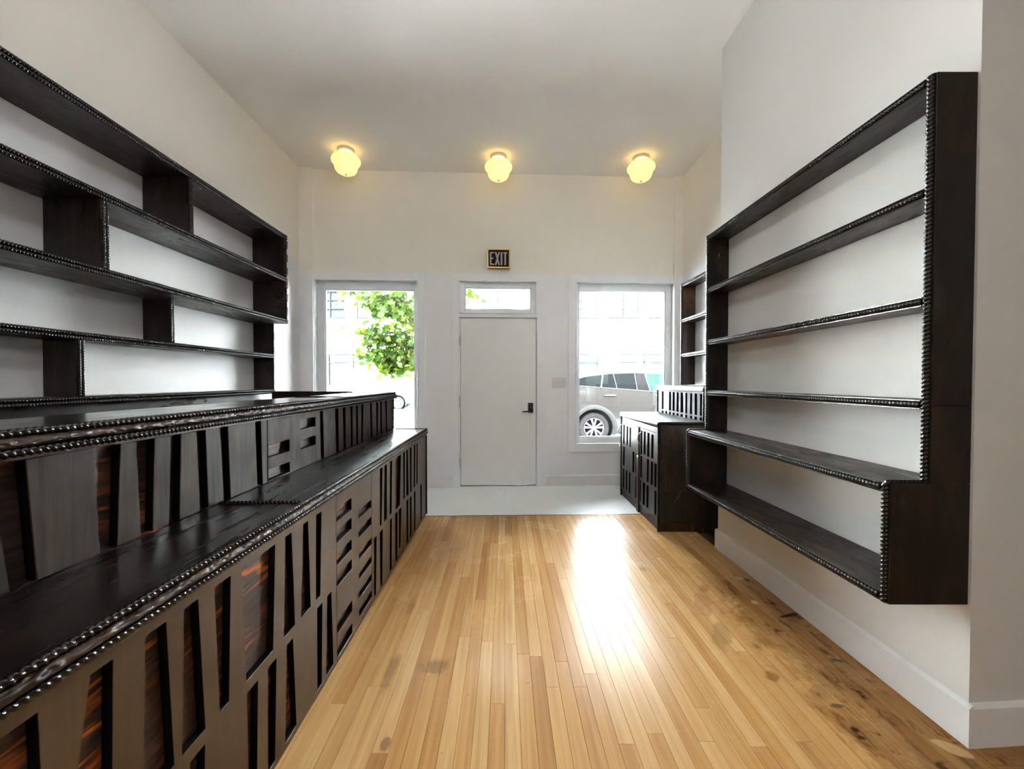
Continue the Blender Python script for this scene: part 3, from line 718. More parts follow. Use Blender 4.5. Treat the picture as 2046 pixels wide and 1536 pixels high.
for yy in (YS1, YS0 - 0.036):
    e = box('end_panel', W0, XA - 0.001, yy + 0.0005, yy + 0.0355, 1.855 - ST, 2.65, M['dark_z'], ls, 0.002)
    rope('rope_moulding', (XA + 0.004, yy + 0.018, 1.817), (XA + 0.004, yy + 0.018, 2.65), 0.0105, e, 0.028)
    e = box('end_panel', W0, XD - 0.001, yy + 0.0005, yy + 0.0295, 1.190 - ST, 1.855 - ST - 0.001, M['dark_z'], ls, 0.002)
    rope('rope_moulding', (XD + 0.004, yy + 0.016, 1.15), (XD + 0.004, yy + 0.016, 1.812), 0.0105, e, 0.028)
for k in range(6):      # carved lugs on the outer face of the end panel
    z = 1.90 + 0.125 * k
    box('carved_lug', XA - 0.08, XA + 0.008, YS1 + 0.036, YS1 + 0.046, z, z + 0.075, M['dark_z'], ls, 0.003)
for k in range(4):
    z = 1.24 + 0.14 * k
    box('carved_lug', XD - 0.06, XD + 0.008, YS1 + 0.030, YS1 + 0.040, z, z + 0.075, M['dark_z'], ls, 0.003)
# low back board between shelf and floor
bb = empty('back_cabinet', (-2.3, 2.0, 0), 'dark glossy back board under the left wall shelf, behind the bar', 'cabinet')
box('back_board', W0, -2.255, YS0, YS1, 0.0, 1.149, M['dark_y'], bb, 0.002)
box('plinth', -2.2545, -2.235, YS0, YS1 - 0.04, 0.0, 0.10, M['dark_y'], bb)
box('worktop', -2.2545, -2.06, YS0, YS1 - 0.04, 0.88, 0.92, M['top'], bb, 0.003)

# ------------------------------------------------------------ right: big stepped shelf unit
rs = empty('stepped_shelf', (XP, 2.2, 0.49), 'large dark stepped shelf unit with rope edges hung on the right pier wall', 'shelf')
XU, XW, Y0, Y1 = 1.474, 1.338, 1.432, 3.045
WR = XP - 0.002; T = 0.034; ya, yb = Y0 + 0.036, Y1 - 0.036
R1 = 0.0125
def shelf_r(parent, x0, zt, y0, y1):
    s = box('shelf_board', x0, WR, y0, y1, zt - T, zt, M['dark_y'], parent, 0.002)
    rope('rope_moulding', (x0 - 0.002, y0, zt - T / 2), (x0 - 0.002, y1, zt - T / 2), R1, s, 0.030)
    boxes('edge_bead', [(x0 - 0.006, x0 - 0.0005, y0, y1, zt - 0.0045, zt - 0.0005), (x0 - 0.006, x0 - 0.0005, y0, y1, zt - T + 0.0005, zt - T + 0.0045)], M['rope'], s)
shelf_r(rs, XU, 2.325, ya, yb)
for zt in (1.945, 1.567, 1.203): shelf_r(rs, XU, zt, ya, yb)
shelf_r(rs, XW, 0.912, ya, yb)
shelf_r(rs, XW, 0.524, ya, yb)
def endp(y0, y1, out):
    n = -1 if out < 0 else 1
    a = box('end_panel', XU, WR, y0, y1, 1.185, 2.325, M['side'], rs, 0.0015)
    b_ = boxes('end_panel', [(XU, WR, y0, y1, 0.9125, 1.184)], M['side'], rs, 0.0015)
    c = box('end_panel', XW, WR, y0, y1, 0.490, 0.9115, M['side'], rs, 0.0015)
    ym = (y0 + y1) / 2
    rope('rope_moulding', (XU - 0.001, ym, 0.915), (XU - 0.001, ym, 2.325), 0.0145, a, 0.030)
    rope('rope_moulding', (XW - 0.001, ym, 0.492), (XW - 0.001, ym, 0.912), 0.0145, c, 0.030)
    rope('rope_moulding', (XW, ym, 0.913), (XU, ym, 0.913), 0.0105, c, 0.030)
endp(Y0, ya - 0.0005, -1); endp(yb + 0.0005, Y1, 1)
tube('coat_hook', [(XU + 0.06, yb - 0.001, 2.19), (XU + 0.06, yb - 0.014, 2.185), (XU + 0.062, yb - 0.016, 2.165), (XU + 0.056, yb - 0.01, 2.15), (XU + 0.05, yb - 0.008, 2.16)], 0.002, M['chrome'], rs)

# right: smaller shelf farther on
fs_ = empty('corner_shelf', (XR, 4.0, 1.22), 'small dark shelf unit in the window corner above the slatted riser', 'shelf')
WX = XR - 0.002; XC = 2.002
for zt in (2.372, 1.968, 1.577):
    s = box('shelf_board', XC, WX, 3.16, 4.700, zt - T, zt, M['dark_y'], fs_, 0.002)
    rope('rope_moulding', (XC - 0.001, 3.16, zt - T / 2), (XC - 0.001, 4.70, zt - T / 2), R1, s, 0.030)
for y0, y1 in ((4.7005, 4.735), (3.135, 3.1595)):
    e = box('end_panel', XC, WX, y0, y1, 1.2265, 2.372, M['post'], fs_, 0.0015)
    rope('rope_moulding', (XC - 0.001, (y0 + y1) / 2, 1.2265), (XC - 0.001, (y0 + y1) / 2, 2.372), 0.012, e, 0.030)

# ------------------------------------------------------------ right: corner cabinet
cb = empty('corner_cabinet', (1.7, 4.05, 0), 'dark two-door slatted cabinet with slatted riser, standing under the right window', 'cabinet')
XC0 = 1.290; CY0, CY1 = 3.478, 4.612
box('cabinet_top', XC0 - 0.004, WX, CY0 - 0.004, CY1, 0.902, 0.926, M['grey_slat'], cb, 0.003)
box('side_panel', XC0 + 0.001, 1.690, CY0, CY0 + 0.02, 0.0, 0.9015, M['cabside'], cb, 0.002)
box('side_panel', XC0 + 0.001, WX, CY1 - 0.02, CY1, 0.0, 0.9015, M['side'], cb, 0.002)
box('filler_panel', 1.692, 1.712, 3.25, CY0 + 0.02, 0.0, 0.9015, M['side'], cb, 0.002)
box('plinth', XC0 + 0.008, XC0 + 0.03, CY0 + 0.021, CY1 - 0.021, 0.0, 0.082, M['post'], cb)
box('base_rail', XC0 - 0.003, 1.690, CY0 - 0.010, CY0 - 0.0005, 0.0, 0.075, M['post'], cb, 0.002)
box('top_rail', XC0 + 0.002, XC0 + 0.022, CY0 + 0.021, CY1 - 0.021, 0.826, 0.9015, M['grey_slat'], cb, 0.002)
for y0, y1 in ((3.979, 4.052),): box('centre_post', XC0 - 0.010, XC0 + 0.024, 3.985, 4.046, 0.0, 0.8255, M['post'], cb, 0.003)
half_round('edge_moulding', XC0 - 0.003, 0.9035, CY0, CY1, 0.014, 0.022, -1, M['grey_slat'], cb)
rope('rope_moulding', (XC0 - 0.004, CY0, 0.884), (XC0 - 0.004, CY1, 0.884), 0.008, cb, 0.028)
rope('rope_moulding', (XC0 - 0.002, CY0 - 0.002, 0.0), (XC0 - 0.002, CY0 - 0.002, 0.915), 0.0115, cb, 0.028)
rope('rope_moulding', (XC0 - 0.002, CY1 - 0.010, 0.0), (XC0 - 0.002, CY1 - 0.010, 0.88), 0.010, cb, 0.028)
rope('rope_moulding', (XC0, CY0 - 0.004, 0.913), (1.690, CY0 - 0.004, 0.913), 0.010, cb, 0.028)
rope('rope_moulding', (1.690, CY0 - 0.006, 0.0), (1.690, CY0 - 0.006, 0.90), 0.008, cb, 0.028)
xz = lambda xf: (lambda a, b_, d: Vector((xf + d, a, b_)))
def qd(y0, y1, z0, z1): return [(y0 + 0.006, z0), (y1 + 0.004, z0), (y1, z1), (y0, z1)]
D2 = [(3.897, 3.937, .575, .80), (3.803, 3.853, .588, .802), (3.702, 3.757, .586, .802), (3.599, 3.654, .589, .80), (3.903, 3.944, .354, .556), (3.714, 3.765, .354, .562), (3.612, 3.662, .354, .560), (3.525, 3.572, .357, .560), (3.930, 3.952, .12, .322), (3.815, 3.873, .113, .322), (3.717, 3.772, .117, .322), (3.521, 3.568, .12, .325)]
D1 = [(4.474, 4.527, .586, .795), (4.350, 4.402, .591, .792), (4.249, 4.298, .588, .79), (4.470, 4.528, .349, .555), (4.139, 4.194, .349, .557), (4.062, 4.088, .362, .555), (4.483, 4.530, .103, .315), (4.375, 4.421, .103, .315), (4.263, 4.306, .104, .32), (4.062, 4.098, .11, .32)]
for y0, y1, holes, first in ((3.502, 3.976, D2, 1), (4.054, 4.585, D1, 0)):
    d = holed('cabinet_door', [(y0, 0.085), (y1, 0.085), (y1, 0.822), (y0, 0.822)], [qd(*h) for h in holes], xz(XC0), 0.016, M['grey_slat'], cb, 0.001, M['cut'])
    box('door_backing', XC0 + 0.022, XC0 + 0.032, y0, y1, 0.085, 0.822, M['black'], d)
    yh = 3.903 if first else 4.565
    tube('pull_handle', [(XC0 + 0.002 - 0.045 * math.sin(PI * k / 10), yh, 0.730 - 0.060 * math.cos(PI * k / 10)) for k in range(11)], 0.0035, M['chrome'], d)
    yk = 3.968 if first else 4.582
    lathe('latch_knob', [(0.0, 0.016), (0.009, 0.013), (0.012, 0.004), (0.009, -0.006), (0.0, -0.010)], (XC0 - 0.022, yk - 0.01, 0.545), M['chrome'], d, 14)
    tube('latch_stem', [(XC0 + 0.002, yk - 0.01, 0.548), (XC0 - 0.018, yk - 0.01, 0.548)], 0.004, M['chrome'], d)
# carved blobs on the end panel
def blob(cx, cz, rx, rz, ph, seed):
    rn = random.Random(seed); n = 40
    am = [rn.uniform(-0.16, 0.16) for _ in range(4)]; pp = [rn.uniform(0, 6.3) for _ in range(4)]
    pts = []
    for k in range(n):
        a = 2 * PI * k / n; r = 1 + sum(am[j] * math.sin((j + 1) * a + pp[j]) for j in range(4))
        pts.append((min(1.675, max(XC0 + 0.018, cx + rx * r * math.cos(a + ph))), min(0.885, max(0.09, cz + rz * r * math.sin(a)))))
    o = holed('carved_relief', pts, [], lambda a, b_, d: Vector((a, CY0 - 0.0005 - 0.009 + d, b_)), 0.0092, M['relief'], cb)
    bev(o, 0.006, 3)
for q in ((1.40, 0.77, 0.095, 0.10, 0.2, 1), (1.375, 0.46, 0.07, 0.115, 0, 2), (1.56, 0.60, 0.075, 0.09, 0.4, 3), (1.53, 0.24, 0.11, 0.10, 0.3, 4), (1.595, 0.80, 0.05, 0.05, 0, 5)): blob(*q)
# riser
RX = 1.672; RY0, RY1 = 3.482, 4.556
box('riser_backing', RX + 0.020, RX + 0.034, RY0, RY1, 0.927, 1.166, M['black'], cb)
box('riser_top', RX - 0.006, WX, RY0 - 0.004, RY1, 1.196, 1.222, M['grey_slat'], cb, 0.003)
half_round('edge_moulding', RX - 0.004, 1.197, RY0, RY1, 0.013, 0.022, -1, M['grey_slat'], cb)
box('riser_rail', RX - 0.004, RX + 0.018, RY0, RY1, 1.1665, 1.1955, M['riser'], cb, 0.002)
box('riser_end', RX, WX, RY1 - 0.016, RY1, 0.927, 1.1955, M['side'], cb)
box('riser_end', RX, WX, RY0, RY0 + 0.016, 0.927, 1.1955, M['side'], cb)
HS = [(4.379, 4.427), (4.183, 4.230), (4.091, 4.140), (3.998, 4.044), (3.900, 3.953), (3.809, 3.851), (3.709, 3.749), (3.612, 3.662), (3.520, 3.563)]
holes = [[(a + random.uniform(-.006, .006), 0.972), (b_ + random.uniform(-.006, .006), 0.972), (b_, 1.160), (a, 1.160)] for a, b_ in HS]
holes += [[(a, 0.931), (b_, 0.931), (b_, 0.957), (a, 0.957)] for a, b_ in HS + [(4.282, 4.330)]]
holed('riser_face', [(RY0 + 0.017, 0.927), (RY1 - 0.017, 0.927), (RY1 - 0.017, 1.166), (RY0 + 0.017, 1.166)], holes, xz(RX), 0.016, M['riser'], cb, 0.001, M['cut'])
rope('rope_moulding', (RX - 0.003, RY1 - 0.008, 0.93), (RX - 0.003, RY1 - 0.008, 1.17), 0.009, cb, 0.028)
rope('rope_moulding', (RX - 0.003, RY0 + 0.008, 0.93), (RX - 0.003, RY0 + 0.008, 1.17), 0.009, cb, 0.028)

# ------------------------------------------------------------ street outside
G = -0.20
M['pave'] = paint('pavement_concrete', (0.55, 0.54, 0.53), rough=0.8)
M['road'] = paint('asphalt', (0.30, 0.30, 0.30), rough=0.85)
M['stucco'] = paint('facade_paint', (0.84, 0.84, 0.82), rough=0.8)
M['bwin'] = plain('facade_glass_blinds', (0.30, 0.32, 0.33), 0.3)
M['bwin_dark'] = plain('facade_glass_dark', (0.004, 0.007, 0.009), 0.3, spec=0.1)
M['bframe'] = plain('facade_window_frame', (0.0058, 0.0062, 0.0064), 0.9, spec=0.0)
M['shop'] = plain('shop_glass', (0.010, 0.020, 0.022), 0.3, spec=0.15)
box('sidewalk', -16, 16, 5.45, 8.55, G - 0.3, G + 0.08, M['pave'])['kind'] = 'structure'
box('curb', -16, 16, 8.56, 8.70, G - 0.3, G + 0.08, M['pave'])['kind'] = 'structure'
box('road', -40, 40, 8.71, 24.0, G - 0.3, G, M['road'])['kind'] = 'structure'
box('far_sidewalk', -40, 40, 24.01, 28.3, G - 0.3, G + 0.1, M['pave'])['kind'] = 'structure'

# unseen outer skin of our building, dark and oversized to shade street and car
M['brick'] = paint('dark_brick_facade', (0.13, 0.11, 0.10), rough=0.85)
holed('facade_outer', [(-8, -0.25), (8, -0.25), (8, 9.0), (-8, 9.0)],
      [[(-2.28, 0.47), (-1.01, 0.47), (-1.01, 2.50), (-2.28, 2.50)], [(0.82, 0.47), (2.10, 0.47), (2.10, 2.50), (0.82, 2.50)],
       [(-0.59, 0.0), (0.41, 0.0), (0.41, 2.50), (-0.59, 2.50)]], lambda a, b_, d: fw(a, 0.221 + d, b_), 0.06, M['brick'])['kind'] = 'structure'
bd = empty('building', (0, 28, G), 'pale two-storey building across the street with gridded upper windows', 'building')
pier_x = [6.94 - 2.83 * k for k in range(-3, 10)]
outer = [(-26, G), (22, G), (22, 10.5), (-26, 10.5)]
hl = [[(a, 5.56), (a + 2.03, 5.56), (a + 2.03, 8.46), (a, 8.46)] for a in pier_x if -24 < a < 19]
shops = [(-22.0, 3.6), (-17.3, 3.9), (-12.0, 3.4), (-7.4, 3.8), (-2.2, 3.5), (2.6, 3.7), (7.6, 3.6), (13.0, 3.8)]
hl += [[(a, 0.6), (a + w, 0.6), (a + w, 3.1), (a, 3.1)] for a, w in shops]
holed('facade_wall', outer, hl, lambda a, b_, d: Vector((a, 28 + d, b_)), 0.3, M['stucco'], bd)
box('cornice', -26.2, 22.2, 27.75, 28.0, 10.1, 10.5, M['stucco'], bd)
box('sign_band', -26, 22, 27.93, 27.999, 3.45, 4.25, M['stucco'], bd)
box('side_wall', -26, 22, 28.35, 28.5, G, 10.5, M['stucco'], bd)
for a in pier_x:
    if not -24 < a < 19: continue
    w = boxes('window_frame', [(a, a + 0.06, 28.06, 28.14, 5.56, 8.46), (a + 1.97, a + 2.03, 28.06, 28.14, 5.56, 8.46), (a + 0.975, a + 1.055, 28.06, 28.14, 5.56, 8.46)] +
              [(a + 0.06, a + 1.97, 28.07, 28.13, 5.56 + 0.58 * k - 0.02, 5.56 + 0.58 * k + 0.03) for k in range(6)] + [(a - 0.08, a + 2.11, 27.92, 28.0, 5.44, 5.56)], M['bframe'], bd)
    box('window_pane', a + 0.02, a + 2.01, 28.15, 28.17, 5.57, 8.45, M['bwin_dark'] if a < -12 and a > -14 else M['bwin'], w)
for a, wd in shops:
    w = boxes('shop_window_frame', [(a, a + 0.08, 28.04, 28.14, 0.6, 3.1), (a + wd - 0.08, a + wd, 28.04, 28.14, 0.6, 3.1), (a + wd / 2 - 0.04, a + wd / 2 + 0.04, 28.04, 28.14, 0.6, 3.1),
                                 (a + 0.08, a + wd - 0.08, 28.04, 28.14, 2.5, 2.58), (a + 0.08, a + wd - 0.08, 28.04, 28.14, 3.02, 3.1), (a + 0.08, a + wd - 0.08, 28.04, 28.14, 0.6, 0.7)], M['bframe'], bd)
    for q, (e0, e1) in enumerate(((0.0, 0.28), (0.28, 0.62), (0.62, 1.0))):
        box('shop_pane', a + 0.02 + (wd - 0.04) * e0, a + 0.02 + (wd - 0.04) * e1 - 0.005, 28.16, 28.18, 0.62, 2.9 - 0.5 * ((q + len(shops)) % 2), M['shop'] if (q + int(a * 3)) % 3 == 0 else M['bwin'], w)

# cars: a body lofted along x from a side profile
def interp(pts, x):
    if x <= pts[0][0]: return pts[0][1]
    for (a, p), (b_, q) in zip(pts, pts[1:]):
        if x <= b_:
            t = (x - a) / (b_ - a); return p + (q - p) * t
    return pts[-1][1]
def smooth_interp(pts, x):
    return (interp(pts, x - 0.04) + interp(pts, x) + interp(pts, x + 0.04)) / 3
class Car:
    def __init__(s, root, yc, half, sill, belt, roof, arches, x0, x1, plan, mats, tumble=0.42):
        s.root, s.yc, s.half, s.sill, s.belt, s.roof, s.arches, s.x0, s.x1, s.plan, s.m, s.tb = root, yc, half, sill, belt, roof, arches, x0, x1, plan, mats, tumble
    def low(s, x):
        z = s.sill
        for cx, cz, r in s.arches:
            if abs(x - cx) < r: z = max(z, cz + math.sqrt(r * r - (x - cx) ** 2))
        return z
    def half_at(s, x, z):
        w = s.half * interp(s.plan, x); bz = smooth_interp(s.belt, x)
        if z > bz: return w * (1 - 0.075 * ((bz - (s.sill + 0.42)) / 0.5) ** 2 if bz > s.sill + 0.42 else 1) - (z - bz) * s.tb
        t = (z - (s.sill + 0.42)) / 0.5
        k = 0.075 if t > 0 else 0.035
        return w * (1 - k * t * t) - (0.02 if z < s.sill + 0.12 else 0)
    def sidept(s, x, z, off=0.0, side=-1): return Vector((x, s.yc + side * (s.half_at(x, z) + off), z))
    def body(s):
        xs = sorted(set([round(s.x0 + (s.x1 - s.x0) * k / 90, 4) for k in range(91)] + [round(c + dx, 4) for c, _, r in s.arches for dx in (-r, -r * .98, r * .98, r)]))
        vs, fs = [], []; rows = None
        for x in xs:
            lo, be, ro = s.low(x), smooth_interp(s.belt, x), smooth_interp(s.roof, x)
            be = min(be, ro - 0.01); lo = min(lo, be - 0.05)
            ring = [(s.half_at(x, lo) - 0.06, lo)]
            for k in range(9):
                z = lo + (be - lo) * k / 8; ring.append((s.half_at(x, z), z))
            h = ro - be
            for k in (1, 2, 3):
                z = be + (h - min(0.05, h * .4)) * k / 3; ring.append((s.half_at(x, z), z))
            we = ring[-1][0]
            ring += [(we - 0.03, ro - min(0.02, h * .2)), (we - 0.10, ro + 0.0), (we * 0.5, ro + min(0.03, h * .3)), (0.0, ro + min(0.035, h * .4))]
            pts = [Vector((x, s.yc - w, z)) for w, z in ring] + [Vector((x, s.yc + w, z)) for w, z in reversed(ring[:-1])]
            if rows is not None:
                k0 = len(vs) - len(pts); k1 = len(vs)
                for k in range(len(pts) - 1): fs.append((k0 + k, k1 + k, k1 + k + 1, k0 + k + 1))
            rows = len(pts); vs += pts
        fs.append(tuple(range(rows))); fs.append(tuple(reversed(range(len(vs) - rows, len(vs)))))
        return mesh('body', vs, fs, s.m['paint'], s.root, True)
    def patch(s, name, poly, m, off=0.004, parent=None, both=True, n=10):
        """poly = (bottom pts, top pts) as functions of t in 0..1 giving (x, z)"""
        vs, fs = [], []
        for side in ((-1, 1) if both else (-1,)):
            k0 = len(vs)
            for i in range(n + 1):
                t = i / n; (xa, za), (xb, zb) = poly[0](t), poly[1](t)
                for j in range(5):
                    u = j / 4; vs.append(s.sidept(xa + (xb - xa) * u, za + (zb - za) * u, off, side))
            for i in range(n):
                for j in range(4):
                    a = k0 + i * 5 + j; fs.append((a, a + 5, a + 6, a + 1))
        return mesh(name, vs, fs, m, parent or s.root, True)
    def arch(s, cx, cz, r0, r1, m):
        vs, fs = [], []; n = 26
        for side in (-1, 1):
            k0 = len(vs)
            for i in range(n + 1):
                a = math.radians(-22) + math.radians(224) * i / n
                for r, off in ((r0, -0.07), (r0, 0.016), ((r0 + r1) / 2, 0.020), (r1, 0.004)):
                    x, z = cx + r * math.cos(a), max(s.sill - 0.02, cz + r * math.sin(a)); vs.append(s.sidept(x, z, off, side))
            for i in range(n):
                for j in range(3):
                    a = k0 + i * 4 + j; fs.append((a, a + 4, a + 5, a + 1))
        return mesh('wheel_arch', vs, fs, m, s.root, True)
def lathe_y(name, prof, c, m, parent, seg=40):     # axis along y
    vs, fs = [], []; n = len(prof)
    for r, yy in prof:
        for k in range(seg):
            a = 2 * PI * k / seg; vs.append((c[0] + r * math.cos(a), c[1] + yy, c[2] + r * math.sin(a)))
    for i in range(n - 1):
        for k in range(seg):
            q = (k + 1) % seg; fs.append((i * seg + k, i * seg + q, (i + 1) * seg + q, (i + 1) * seg + k))
    return mesh(name, vs, fs, m, parent, True)
M['tire'] = plain('tire_rubber', (0.022, 0.020, 0.020), 0.8)
M['alloy'] = plain('alloy_wheel', (0.17, 0.17, 0.175), 0.35, 0.6)
M['well'] = plain('wheel_well_black', (0.015, 0.015, 0.016), 0.9)
M['clad'] = plain('grey_cladding', (0.030, 0.029, 0.028), 0.7)
M['carpaint'] = plain('silver_car_paint', (0.062, 0.063, 0.062), 0.24, 0.85, Coat_Weight=0.5, Coat_Roughness=0.05)
M['vanpaint'] = plain('white_van_paint', (0.86, 0.86, 0.86), 0.3)
M['carglass'] = plain('car_glass', (0.004, 0.007, 0.008), 0.06, spec=0.2)
M['greenglass'] = plain('car_front_glass', (0.018, 0.045, 0.040), 0.08, spec=0.4)
M['redlamp'] = plain('tail_lamp', (0.45, 0.03, 0.02), 0.2)
def wheel(parent, cx, cy, cz, r, rim, side, spokes=5):
    w = lathe_y('wheel', [(rim, 0.0), (rim + 0.015, -0.03 * 1), (r - 0.03, -0.035), (r - 0.008, -0.02), (r, 0.02), (r, 0.16), (r - 0.02, 0.2), (rim, 0.19), (rim * .9, 0.1)] if side < 0 else
                [(rim, 0.0), (rim + 0.015, 0.03), (r - 0.03, 0.035), (r - 0.008, 0.02), (r, -0.02), (r, -0.16), (r - 0.02, -0.2), (rim, -0.19), (rim * .9, -0.1)], (cx, cy, cz), M['tire'], parent)
    s = side
    lathe_y('rim', [(rim + 0.002, s * 0.032), (rim - 0.012, s * 0.034), (rim - 0.02, s * 0.0), (rim - 0.03, -s * 0.10)], (cx, cy, cz), M['alloy'], w)
    lathe_y('brake_disc', [(0.0, -s * 0.06), (rim * .62, -s * 0.06), (rim * .64, -s * 0.09), (rim - 0.02, -s * 0.095)], (cx, cy, cz), M['well'], w)
    vs, fs = [], []
    for k in range(spokes):
        for d in (-0.20, 0.20):
            a = 2 * PI * k / spokes + PI / 2; ai, ao = a + d * 0.9, a + d * 1.25
            pi_ = (0.055 * math.cos(ai), 0.055 * math.sin(ai)); po = ((rim - 0.012) * math.cos(ao), (rim - 0.012) * math.sin(ao))
            dx, dz = po[0] - pi_[0], po[1] - pi_[1]; l = math.hypot(dx, dz); nx, nz = -dz / l, dx / l
            k0 = len(vs)
            for yy in (s * 0.005, s * 0.028):
                for p, h in ((pi_, 0.017), (po, 0.026)):
                    vs += [(cx + p[0] - nx * h, cy + yy, cz + p[1] - nz * h), (cx + p[0] + nx * h, cy + yy, cz + p[1] + nz * h)]
            fs += [tuple(k0 + i for i in f) for f in ((0, 1, 3, 2), (4, 6, 7, 5), (0, 4, 5, 1), (2, 3, 7, 6), (0, 2, 6, 4), (1, 5, 7, 3))]
    mesh('spokes', vs, fs, M['alloy'], w)
    lathe_y('hub_cap', [(0.0, s * 0.036), (0.045, s * 0.034), (0.06, s * 0.02), (0.062, -s * 0.05)], (cx, cy, cz), M['alloy'], w, 24)
    return w
sv = empty('suv', (3.4, 10.63, G), 'silver grey suv parked at the kerb outside the right window', 'car')
belt = [(1.1, 1.17), (1.73, 1.15), (2.6, 1.085), (3.54, 1.015), (4.3, 0.96), (4.75, 0.93), (5.4, 0.82), (5.9, 0.55)]
roof = [(1.10, 0.90), (1.16, 1.18), (1.35, 1.25), (1.62, 1.355), (1.95, 1.43), (2.5, 1.495), (3.1, 1.515), (3.7, 1.49), (4.05, 1.44), (4.35, 1.27), (4.80, 0.985), (5.3, 0.90), (5.7, 0.78), (5.86, 0.60)]
plan = [(1.10, 0.84), (1.25, 0.93), (1.6, 0.985), (2.2, 1.0), (4.8, 1.0), (5.3, 0.96), (5.65, 0.88), (5.86, 0.74)]
AZ = 0.167
car = Car(sv, 10.60, 0.925, 0.03, belt, roof, [(2.08, AZ, 0.44), (4.86, AZ, 0.44)], 1.10, 5.86, plan, {'paint': M['carpaint']})
car.body()
box('underbody', 1.35, 5.6, 9.95, 11.25, 0.0, 0.55, M['well'], sv)
B = lambda x: smooth_interp(belt, x); RF = lambda x: smooth_interp(roof, x)
def span(x0, x1, x2, x3, gb=0.02, gt=0.055):   # bottom from x0 to x1, top from x2 to x3
    return (lambda t: (x0 + (x1 - x0) * t, B(x0 + (x1 - x0) * t) + gb), lambda t: (x2 + (x3 - x2) * t, max(B(x2 + (x3 - x2) * t) + gb + 0.01, RF(x2 + (x3 - x2) * t) - gt)))
tag(car.patch('side_window', span(1.50, 2.24, 1.42, 2.31), M['carglass']), 'rear quarter glass')
car.patch('side_window', span(2.28, 3.10, 2.35, 3.08), M['carglass'])
car.patch('door_pillar', span(3.12, 3.40, 3.10, 3.32), plain('pillar_black', (0.005, 0.006, 0.008), 0.15, spec=0.4))
tag(car.patch('side_window', span(3.42, 4.42, 3.34, 4.06), M['greenglass']), 'greenish front door glass')
def strip(name, pts, w, m, off=0.008):
    vs, fs = [], []
    for i, (x, z) in enumerate(pts):
        a = pts[max(0, i - 1)]; b_ = pts[min(len(pts) - 1, i + 1)]; dx, dz = b_[0] - a[0], b_[1] - a[1]; l = math.hypot(dx, dz)
        nx, nz = -dz / l * w / 2, dx / l * w / 2
        vs += [car.sidept(x - nx, z - nz, off), car.sidept(x + nx, z + nz, off)]
        if i: k = 2 * i; fs.append((k - 2, k, k + 1, k - 1))
    return mesh(name, vs, fs, m, sv)
M['brightline'] = plain('chrome_trim', (0.22, 0.22, 0.22), 0.3, 0.8)
strip('belt_trim', [(1.45 + 0.1 * k, B(1.45 + 0.1 * k) + 0.008) for k in range(30)], 0.010, M['brightline'])
strip('roof_trim', [(1.45 + 0.1 * k, RF(1.45 + 0.1 * k) - 0.048) for k in range(27)], 0.010, M['brightline'])
strip('window_divider', [(2.26, B(2.26)), (2.33, RF(2.33) - 0.05)], 0.030, M['brightline'])
strip('window_divider', [(2.64, B(2.64)), (2.58, RF(2.58) - 0.05)], 0.014, M['brightline'])
strip('window_divider', [(3.11, B(3.11)), (3.09, RF(3.09) - 0.05)], 0.014, M['brightline'])
strip('window_divider', [(3.41, B(3.41)), (3.33, RF(3.33) - 0.05)], 0.014, M['brightline'])
strip('door_seam', [(2.25, B(2.25)), (2.25, 0.80), (2.29, 0.66), (2.38, 0.50)], 0.010, M['well'], 0.003)
strip('door_seam', [(3.42, B(3.42)), (3.41, 0.60), (3.43, 0.10)], 0.010, M['well'], 0.003)
strip('door_seam', [(4.45, B(4.45)), (4.46, 0.60), (4.40, 0.10)], 0.010, M['well'], 0.003)
strip('sill_cladding', [(2.55 + 0.1 * k, 0.085) for k in range(19)], 0.09, M['clad'], 0.006)
for x in (2.46, 3.66):
    tube('door_handle', [car.sidept(x - 0.13, 0.93, 0.0), car.sidept(x - 0.10, 0.935, 0.035), car.sidept(x, 0.938, 0.042), car.sidept(x + 0.10, 0.935, 0.035), car.sidept(x + 0.13, 0.93, 0.0)], 0.017, M['brightline'], sv)
mr = mesh('wing_mirror', [car.sidept(4.12, 0.99, 0.01), car.sidept(4.30, 0.99, 0.03), car.sidept(4.30, 1.0, 0.20), car.sidept(4.12, 1.0, 0.22), car.sidept(4.12, 1.13, 0.01), car.sidept(4.30, 1.12, 0.03), car.sidept(4.30, 1.11, 0.20), car.sidept(4.12, 1.13, 0.22)], BOXF, M['carpaint'], sv)
bev(mr, 0.02, 3)
for cx in (2.08, 4.86):
    car.arch(cx, AZ, 0.44, 0.545, M['clad'])
    wheel(sv, cx, 9.76, AZ, 0.367, 0.235, -1); wheel(sv, cx, 11.44, AZ, 0.367, 0.235, 1)
    lathe_y('wheel_well', [(0.44, 0.02), (0.44, 0.35), (0.0, 0.36)], (cx, 9.72, AZ + 0.01), M['well'], sv)
boxes('roof_rail', [(1.9, 3.9, 9.93, 9.96, 1.535, 1.56)], M['brightline'], sv, 0.01)
boxes('tail_light', [(1.085, 1.22, 9.86, 10.10, 0.80, 1.0)], M['redlamp'], sv, 0.03)
boxes('headlight', [(5.50, 5.72, 9.80, 10.05, 0.56, 0.70)], M['brightline'], sv, 0.03)
# windscreen
wv = []
for x, w in ((4.08, 0.66), (4.76, 0.80)):
    for k in range(7): wv.append((x, 10.60 + w * (k / 3 - 1), RF(x) + 0.035 - 0.02 * abs(k / 3 - 1) ** 2 + 0.012))
mesh('windscreen', wv, [(k, k + 1, k + 8, k + 7) for k in range(6)], M['carglass'], sv, True)

